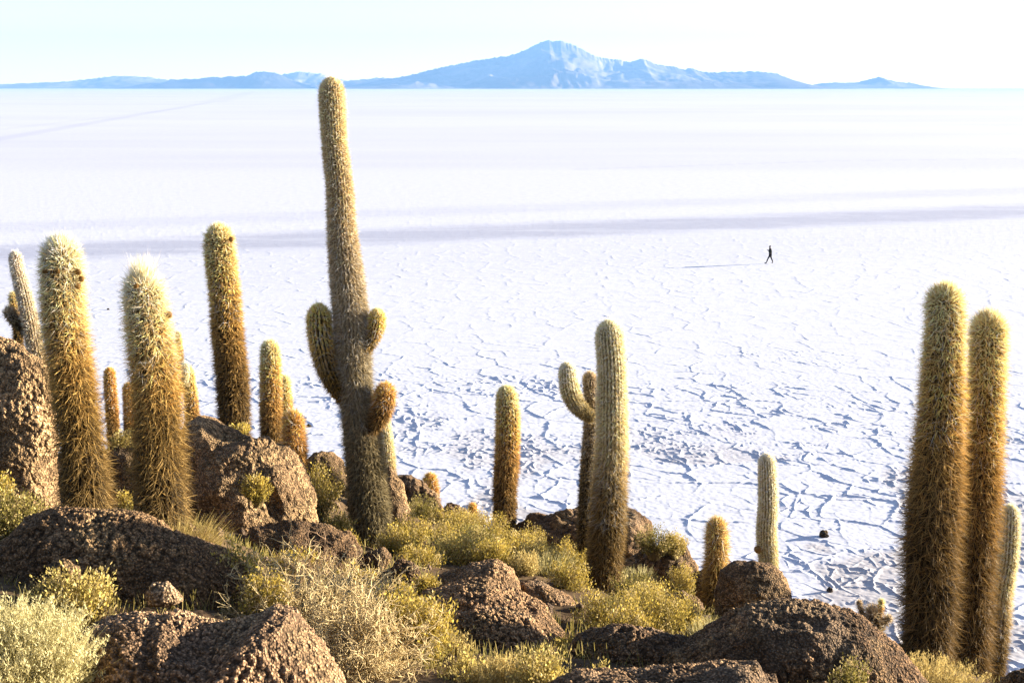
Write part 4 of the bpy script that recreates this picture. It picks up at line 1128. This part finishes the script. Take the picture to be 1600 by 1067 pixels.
grass("large silvery pale grass clump in the bottom left corner", 12, 1120, 200, 190, 5.5, 'pale', 1, n=2600, seedheads=0.8)
grass("pale grass fringe right of the silvery clump at bottom left", 105, 1115, 80, 95, 5.6, 'pale', 2, n=700, seedheads=0.7)
shrub("golden-tipped green shrub in front of the dark ridge at left", 122, 985, 130, 92, 6.9, 'golden', 3, stems=150, leaf=0.02, flat=0.2, dense=1.1)
shrub("dull green shrub at the left edge below the tan boulder", 15, 850, 120, 100, 8.4, 'green', 4, dense=1.2)
shrub("yellow shrub beside the foot of the tan boulder at the left edge", 2, 770, 36, 40, 9.9, 'tola', 44)
grass("golden grass tuft at the right foot of the white-tufted cactus", 288, 852, 84, 58, 8.7, 'straw', 5, n=500, lean=(0.25, 0))
grass("pale grass tuft at the right foot of the ringed golden cactus", 200, 818, 50, 30, 8.9, 'pale', 6, n=260)
grass("pale grass tuft at the left foot of the ringed golden cactus", 122, 816, 46, 26, 8.9, 'pale', 7, n=260)
thorn_bush("largest tangle of dry thorny twigs, behind the granular front rock", 470, 1000, 230, 150, 7.7, 8, n0=90, leaves=1500)
thorn_bush("dense dry thorny tangle right of the granular front rock", 570, 1075, 160, 165, 7.1, 9, n0=100, leaves=1300)
thorn_bush("dry thorny bush in front of the small stones by the tallest cactus", 560, 960, 120, 100, 8.4, 10, n0=50, leaves=700)
thorn_bush("sparse reddish thorny twigs sticking up before the flat shaded shelf", 490, 900, 90, 78, 9.0, 29, n0=16, col=(0.30, 0.20, 0.12))
shrub("golden shrub leaning over the right end of the dark ridge", 365, 935, 100, 92, 8.0, 'tola', 11, stems=90)
shrub("tall yellow-green shrub right of the dry thorny tangle", 655, 1060, 120, 150, 7.5, 'tola', 12, stems=220, dense=1.2)
shrub("rounded green-gold shrub left of the trunk of the tallest cactus", 500, 800, 84, 78, 13.6, 'tola', 13)
shrub("small yellow shrub growing on the face of the big lumpy boulder", 402, 785, 46, 42, 11.3, 'tola', 14)
shrub("tiny yellow tuft on top of the big lumpy boulder", 372, 680, 36, 16, 12.6, 'tola', 15, stems=60)
shrub("small sunlit shrub on the rock between the two big golden cacti", 192, 705, 40, 34, 11.9, 'golden', 16, stems=70)
shrub("little yellow sprig in the shade between the two big golden cacti", 196, 790, 22, 32, 10.4, 'tola', 45, stems=30)
shrub("low green shrub close to the right foot of the tallest cactus", 640, 862, 70, 58, 13.6, 'tola', 17)
shrub("grey-green shrub in front of the narrow tan boulder", 655, 822, 60, 46, 16.4, 'green', 18)
shrub("golden shrub below the craggy boulder, in the middle carpet", 700, 840, 100, 42, 16.2, 'tola', 19)
shrub("wide yellow shrub left of the straight rust-brown cactus", 755, 850, 90, 46, 16.4, 'tola', 20)
shrub("yellow shrub at the foot of the straight rust-brown cactus", 808, 868, 64, 38, 15.4, 'tola', 21)
shrub("pale yellow shrub above the domed rock", 715, 884, 110, 48, 13.0, 'golden', 22)
shrub("golden shrub left of the domed rock", 655, 898, 80, 46, 12.4, 'tola', 23)
shrub("deep yellow shrub above the middle cluster of rocks", 770, 878, 70, 38, 13.8, 'tola', 24)
shrub("straw-coloured shrub right of the domed rock", 820, 900, 50, 40, 12.6, 'straw', 25)
grass("whitish round grass tussock left of the twin-stemmed cactus", 852, 898, 84, 46, 13.0, 'pale', 26, n=600)
shrub("green-gold shrub against the left foot of the thick pale-topped cactus", 888, 932, 70, 56, 12.3, 'tola', 27)
shrub("small yellow shrub in front of the dark rugged outcrop", 886, 872, 50, 30, 15.8, 'tola', 28)
shrub("wide yellow shrub in front of the thick pale-topped cactus", 945, 1000, 110, 72, 10.4, 'tola', 30)
shrub("large green-yellow shrub behind the dark knobbly rock", 1030, 992, 110, 76, 10.6, 'tola', 31)
shrub("grey-green shrub right of the foot of the thick pale-topped cactus", 988, 938, 70, 40, 12.8, 'green', 32)
grass("round pale tussock below the pointed rock", 998, 916, 56, 34, 13.9, 'pale', 33, n=420)
shrub("dark green bush on top of the pointed rock", 1022, 868, 66, 44, 15.3, 'green', 34)
shrub("golden bush at the right shoulder of the pointed rock", 1054, 868, 44, 36, 15.4, 'tola', 46)
shrub("thin yellow shrub right of the pointed rock", 1065, 920, 48, 40, 14.2, 'tola', 35)
grass("pale grass tuft in front of the short golden cactus", 1105, 995, 56, 34, 10.2, 'pale', 36, n=380)
shrub("spreading yellow shrub at the bottom edge, centre", 745, 1085, 120, 52, 7.0, 'golden', 37)
grass("pale feathery grass at the bottom edge, centre", 800, 1090, 110, 62, 6.8, 'straw', 38, n=700, seedheads=0.5)
shrub("bright green-yellow shrub at the bottom edge, right of centre", 850, 1090, 100, 78, 6.7, 'golden', 39)
shrub("thin yellow flowering sprig in front of the dark knobbly rock", 937, 1062, 26, 40, 6.9, 'golden', 40, stems=16)
grass("bright straw grass clump at the foot of the twin tall cacti", 1455, 1090, 130, 66, 8.2, 'straw', 41, n=1100, seedheads=0.5)
grass("short straw grass left of the bright clump by the twin cacti", 1412, 1075, 44, 50, 8.3, 'straw', 47, n=260)
shrub("vivid green sprig in front of the biggest dark rock", 1325, 1085, 62, 58, 6.9, 'green', 42, stems=60)

for k, (a, px, py, w, h, Y, st) in enumerate([
        ("low golden shrub between the tallest cactus's foot and the craggy boulder", 622, 872, 74, 48, 13.0, 'tola'),
        ("mid yellow shrub under the craggy boulder's right end", 690, 862, 80, 46, 14.4, 'tola'),
        ("dull olive shrub in the centre of the middle carpet of shrubs", 738, 866, 76, 44, 14.8, 'green'),
        ("yellow-green shrub touching the top of the domed rock", 768, 888, 64, 40, 12.7, 'tola'),
        ("feathery pale shrub right above the wide brown middle rocks", 838, 884, 60, 40, 14.2, 'golden'),
        ("yellow shrub at the crest just left of the straight rust-brown cactus", 728, 822, 60, 26, 18.3, 'tola'),
        ("yellow shrub on the crest right of the straight rust-brown cactus", 828, 852, 54, 30, 17.2, 'tola'),
        ("narrow gold shrub right of the thick cactus's foot", 972, 968, 60, 46, 11.8, 'tola'),
        ("gold shrub below the round pale tussock", 1012, 958, 72, 44, 12.2, 'golden'),
        ("olive shrub right behind the dark knobbly rock's right end", 1068, 992, 64, 50, 10.9, 'tola'),
        ("gold shrub beside the left foot of the thin dark arm-bearing stem", 905, 900, 48, 40, 14.0, 'tola'),
        ("small yellow shrub left of the leaning stone", 542, 868, 40, 36, 12.0, 'tola'),
        ("yellow shrub between the wide brown rock and the tall yellow-green shrub", 668, 935, 40, 34, 10.2, 'tola'),
        ("low olive shrub by the right end of the flat shaded shelf", 530, 838, 50, 36, 12.6, 'green'),
        ("straw shrub at the foot of the sunlit middle rock", 700, 1040, 80, 60, 7.9, 'straw'),
        ("yellow-green shrub at the left end of the largest thorny tangle", 418, 985, 90, 86, 7.5, 'tola'),
        ("yellow-green shrub showing through the right side of the dense thorny tangle", 622, 1010, 80, 90, 7.9, 'tola'),
        ("gold shrub behind the largest thorny tangle, under the flat shaded shelf", 470, 905, 90, 46, 9.6, 'tola'),
        ("olive-gold shrub between the leaning stone and the thorny tangle", 552, 925, 70, 44, 9.8, 'tola'),
        ("yellow shrub below the right foot of the thick pale-topped cactus", 985, 1000, 70, 52, 9.7, 'tola'),
        ("low gold shrub under the right rock of the middle cluster", 900, 1030, 70, 40, 8.9, 'tola')]):
    shrub(a, px, py, w, h, Y, st, 200 + k)
grass("little tuft of straw grass on the shaded soil left of the thorny tangle", 372, 968, 46, 26, 7.6, 'straw', 220, n=160)
grass("pale tussock among the yellow shrubs right of the tallest cactus", 668, 890, 52, 36, 12.8, 'pale', 221, n=360)

# the gnarled dead cactus at the right
def dead_cactus():
    Y = 11.0
    c = cactus("small gnarled dead cactus stump with broken arms, left of the twin tall cacti", [(1372, 1030, 14), (1372, 1005, 17), (1370, 985, 24), (1366, 970, 28), (1364, 958, 24), (1362, 950, 16)], Y, 'dark', 60, ribs=12, spl=(0.05, 0.05), droop=0.2)
    stem("arm", c, [(1366, 980, 12), (1352, 970, 11), (1346, 956, 10), (1342, 940, 7)], Y, 'dark', 61, ribs=10, spl=(0.03, 0.02))
    stem("arm", c, [(1366, 975, 14), (1374, 958, 12), (1378, 938, 7)], Y, 'brown', 62, ribs=10, spl=(0.03, 0.02))
    stem("arm", c, [(1368, 978, 15), (1382, 972, 14), (1390, 964, 10)], Y, 'dark', 63, ribs=10, spl=(0.04, 0.03))
dead_cactus()

# thin ground cover of dry tufts
def ground_cover():
    rg = np.random.default_rng(77)
    n = 60000
    x = rg.uniform(-6.5, 6.5, n); y = rg.uniform(6.0, 21, n)
    keep = fbm(p3(x, y) * 0.8, 301, 3) > -0.05
    x, y = x[keep], y[keep]; n = len(x)
    z = terrain_z(x, y)
    K = 3; t = np.linspace(0, 1, K)[None]
    h = rg.uniform(0.05, 0.22, n) * (0.6 + 0.4 * vnoise(p3(x, y) * 1.5, 302))
    dx, dy = rg.normal(size=(2, n)) * 0.03
    P = np.stack([x[:, None] + dx[:, None] * t, y[:, None] + dy[:, None] * t, z[:, None] + h[:, None] * t - 0.01], -1)
    V, Q = tubes(P, np.broadcast_to((0.0035 * (y / 10))[:, None] * np.array([1.1, 1, 0.4])[None], (n, K)))
    c = np.array([[0.32, 0.26, 0.07], [0.42, 0.34, 0.13], [0.20, 0.18, 0.05]])[rg.integers(0, 3, n)] * rg.uniform(0.6, 1.3, (n, 1))
    ob = mesh_ob("ground_cover", V, quads=Q, mats=[M_LEAF], tint=np.repeat(c, K * 3, 0))
    tag(ob, "sparse dry grass growing between the rocks and shrubs", "grass", None, "stuff")
ground_cover()

# ------------------------------------------------------------------ the walker far out on the salt
def skin_mesh(name, nodes, edges, parent, col, mat, root=0, sub=2):
    """nodes: (x, y, z, radius); grown with the Skin modifier into one smooth surface"""
    me = bpy.data.meshes.new(name)
    me.from_pydata([n[:3] for n in nodes], edges, [])
    ob = bpy.data.objects.new(name, me); COL.objects.link(ob)
    sk = ob.modifiers.new("skin", 'SKIN')
    lay = me.skin_vertices[0] if len(me.skin_vertices) else None
    for k, n in enumerate(nodes):
        r = n[3] if not isinstance(n[3], tuple) else n[3]
        lay.data[k].radius = (r, r) if not isinstance(r, tuple) else r
        lay.data[k].use_root = (k == root)
    sb = ob.modifiers.new("sub", 'SUBSURF'); sb.levels = sub; sb.render_levels = sub
    dg = bpy.context.evaluated_depsgraph_get()
    ev = bpy.data.meshes.new_from_object(ob.evaluated_get(dg))
    bpy.data.objects.remove(ob)
    o = bpy.data.objects.new(name, ev); COL.objects.link(o)
    o.parent = parent
    ev.materials.clear(); ev.materials.append(mat)
    ev.polygons.foreach_set("use_smooth", np.ones(len(ev.polygons), bool))
    c = np.ones((len(ev.vertices), 4), np.float32); c[:, :3] = col
    a = ev.color_attributes.new("tint", 'FLOAT_COLOR', 'POINT'); a.data.foreach_set("color", c.ravel())
    return o

def person():
    g = ground_at(1203, 412)
    root = empty("person", (g[0], g[1], 0.015))
    tag(root, "person in dark clothes walking left across the white salt, hands raised before the chest", "person")
    bpy.context.view_layer.update()
    # local frame: -X is the walking direction, Y away from the camera
    N, E = [], []
    def add(p, r, link=None):
        N.append((*p, r)); k = len(N) - 1
        if link is not None: E.append((link, k))
        return k
    pel = add((0, 0, 0.93), 0.135)
    ch1 = add((0.0, 0, 1.10), 0.125, pel); ch2 = add((-0.02, 0, 1.30), 0.150, ch1); nk = add((-0.045, 0, 1.455), 0.062, ch2)
    hd0 = add((-0.062, 0, 1.53), 0.062, nk); hd1 = add((-0.075, 0, 1.60), 0.094, hd0); hd2 = add((-0.072, 0, 1.68), 0.082, hd1)
    for sd, hip, kn, an, toe in ((-1, (-0.02, -0.09, 0.86), (-0.22, -0.10, 0.50), (-0.36, -0.09, 0.10), (-0.54, -0.09, 0.055)),
                                 (1, (0.02, 0.09, 0.86), (0.13, 0.10, 0.49), (0.30, 0.09, 0.14), (0.20, 0.09, 0.03))):
        a = add(hip, 0.092, pel); m = add(((hip[0] + kn[0]) / 2, (hip[1] + kn[1]) / 2, (hip[2] + kn[2]) / 2), 0.082, a); b = add(kn, 0.060, m)
        c_ = add(((kn[0] * .6 + an[0] * .4), kn[1], (kn[2] * .6 + an[2] * .4)), 0.056, b); d = add(an, 0.042, c_); add(toe, 0.036, d)
    for sd in (-1, 1):
        sh = add((-0.02, sd * 0.19, 1.38), 0.068, ch2); el = add((0.0, sd * 0.25, 1.10), 0.050, sh); wr = add((-0.22, sd * 0.13, 1.27), 0.034, el)
        pm = add((-0.28, sd * 0.10, 1.31), 0.036, wr)
        for f, (oy, oz, ll) in enumerate(((0.028, 0.02, .065), (0.010, 0.03, .072), (-0.010, 0.03, .068), (-0.026, 0.02, .055))):
            f1 = add((-0.315, sd * (0.10 + oy), 1.325 + oz * .5), 0.0095, pm); add((-0.315 - ll * .55, sd * (0.095 + oy * .8), 1.335 + oz), 0.0085, f1)
        th = add((-0.27, sd * 0.055, 1.335), 0.011, pm); add((-0.30, sd * 0.04, 1.355), 0.009, th)
    skin_mesh("body", N, E, root, (0.10, 0.065, 0.045), M_CLOTH)
    # jacket
    J = [(0, 0, 0.84, 0.165), (0, 0, 1.02, 0.160), (-0.01, 0, 1.2, 0.172), (-0.025, 0, 1.36, 0.165), (-0.045, 0, 1.45, 0.085)]
    EJ = [(0, 1), (1, 2), (2, 3), (3, 4)]
    for sd in (-1, 1):
        k = len(J)
        J += [(-0.02, sd * 0.195, 1.375, 0.082), (0.0, sd * 0.255, 1.10, 0.066), (-0.20, sd * 0.135, 1.26, 0.050)]
        EJ += [(3, k), (k, k + 1), (k + 1, k + 2)]
    skin_mesh("jacket", J, EJ, root, (0.016, 0.02, 0.016), M_CLOTH)
    T_, ET = [(0, 0, 0.92, 0.145)], []
    for sd, hip, kn, an in ((-1, (-0.02, -0.09, 0.85), (-0.22, -0.10, 0.50), (-0.345, -0.09, 0.15)), (1, (0.02, 0.09, 0.85), (0.13, 0.10, 0.49), (0.285, 0.09, 0.18))):
        k = len(T_)
        T_ += [(*hip, 0.102), (*[(hip[i] + kn[i]) / 2 for i in range(3)], 0.09), (*kn, 0.070), (*an, 0.056)]
        ET += [(0, k), (k, k + 1), (k + 1, k + 2), (k + 2, k + 3)]
    skin_mesh("trousers", T_, ET, root, (0.014, 0.014, 0.016), M_CLOTH)
    skin_mesh("shoe", [(-0.34, -0.09, 0.075, 0.052), (-0.44, -0.09, 0.06, 0.048), (-0.56, -0.09, 0.06, 0.036)], [(0, 1), (1, 2)], root, (0.012, 0.011, 0.01), M_CLOTH)
    skin_mesh("shoe", [(0.31, 0.09, 0.13, 0.052), (0.26, 0.09, 0.075, 0.046), (0.17, 0.09, 0.03, 0.036)], [(0, 1), (1, 2)], root, (0.012, 0.011, 0.01), M_CLOTH)
    skin_mesh("hair", [(-0.045, 0, 1.60, 0.088), (-0.055, 0, 1.68, 0.095), (-0.07, 0, 1.73, 0.075)], [(0, 1), (1, 2)], root, (0.012, 0.010, 0.009), M_CLOTH)
person()

# ------------------------------------------------------------------ the air
def haze():
    x0, x1, y0, y1, z0, z1 = -15100.0, 15100.0, -15100.0, 15100.0, -8.0, 620.0
    v = np.array([(x, y, z) for z in (z0, z1) for y in (y0, y1) for x in (x0, x1)])
    q = np.array([(0, 2, 3, 1), (4, 5, 7, 6), (0, 1, 5, 4), (2, 6, 7, 3), (0, 4, 6, 2), (1, 3, 7, 5)])
    m, nt, N, L = newmat("thin_air")
    pv = N("ShaderNodeVolumePrincipled")
    pv.inputs['Color'].default_value = (0.25, 0.52, 1.0, 1)
    pv.inputs['Density'].default_value = 0.9 / 12000.0
    pv.inputs['Anisotropy'].default_value = 0.0
    o = N("ShaderNodeOutputMaterial"); L(pv.outputs[0], o.inputs['Volume'])
    ob = mesh_ob("haze", v, quads=q, mats=[m], smooth=False)
    tag(ob, "thin blue air that fades the far mountains", None, None, "stuff")
haze()
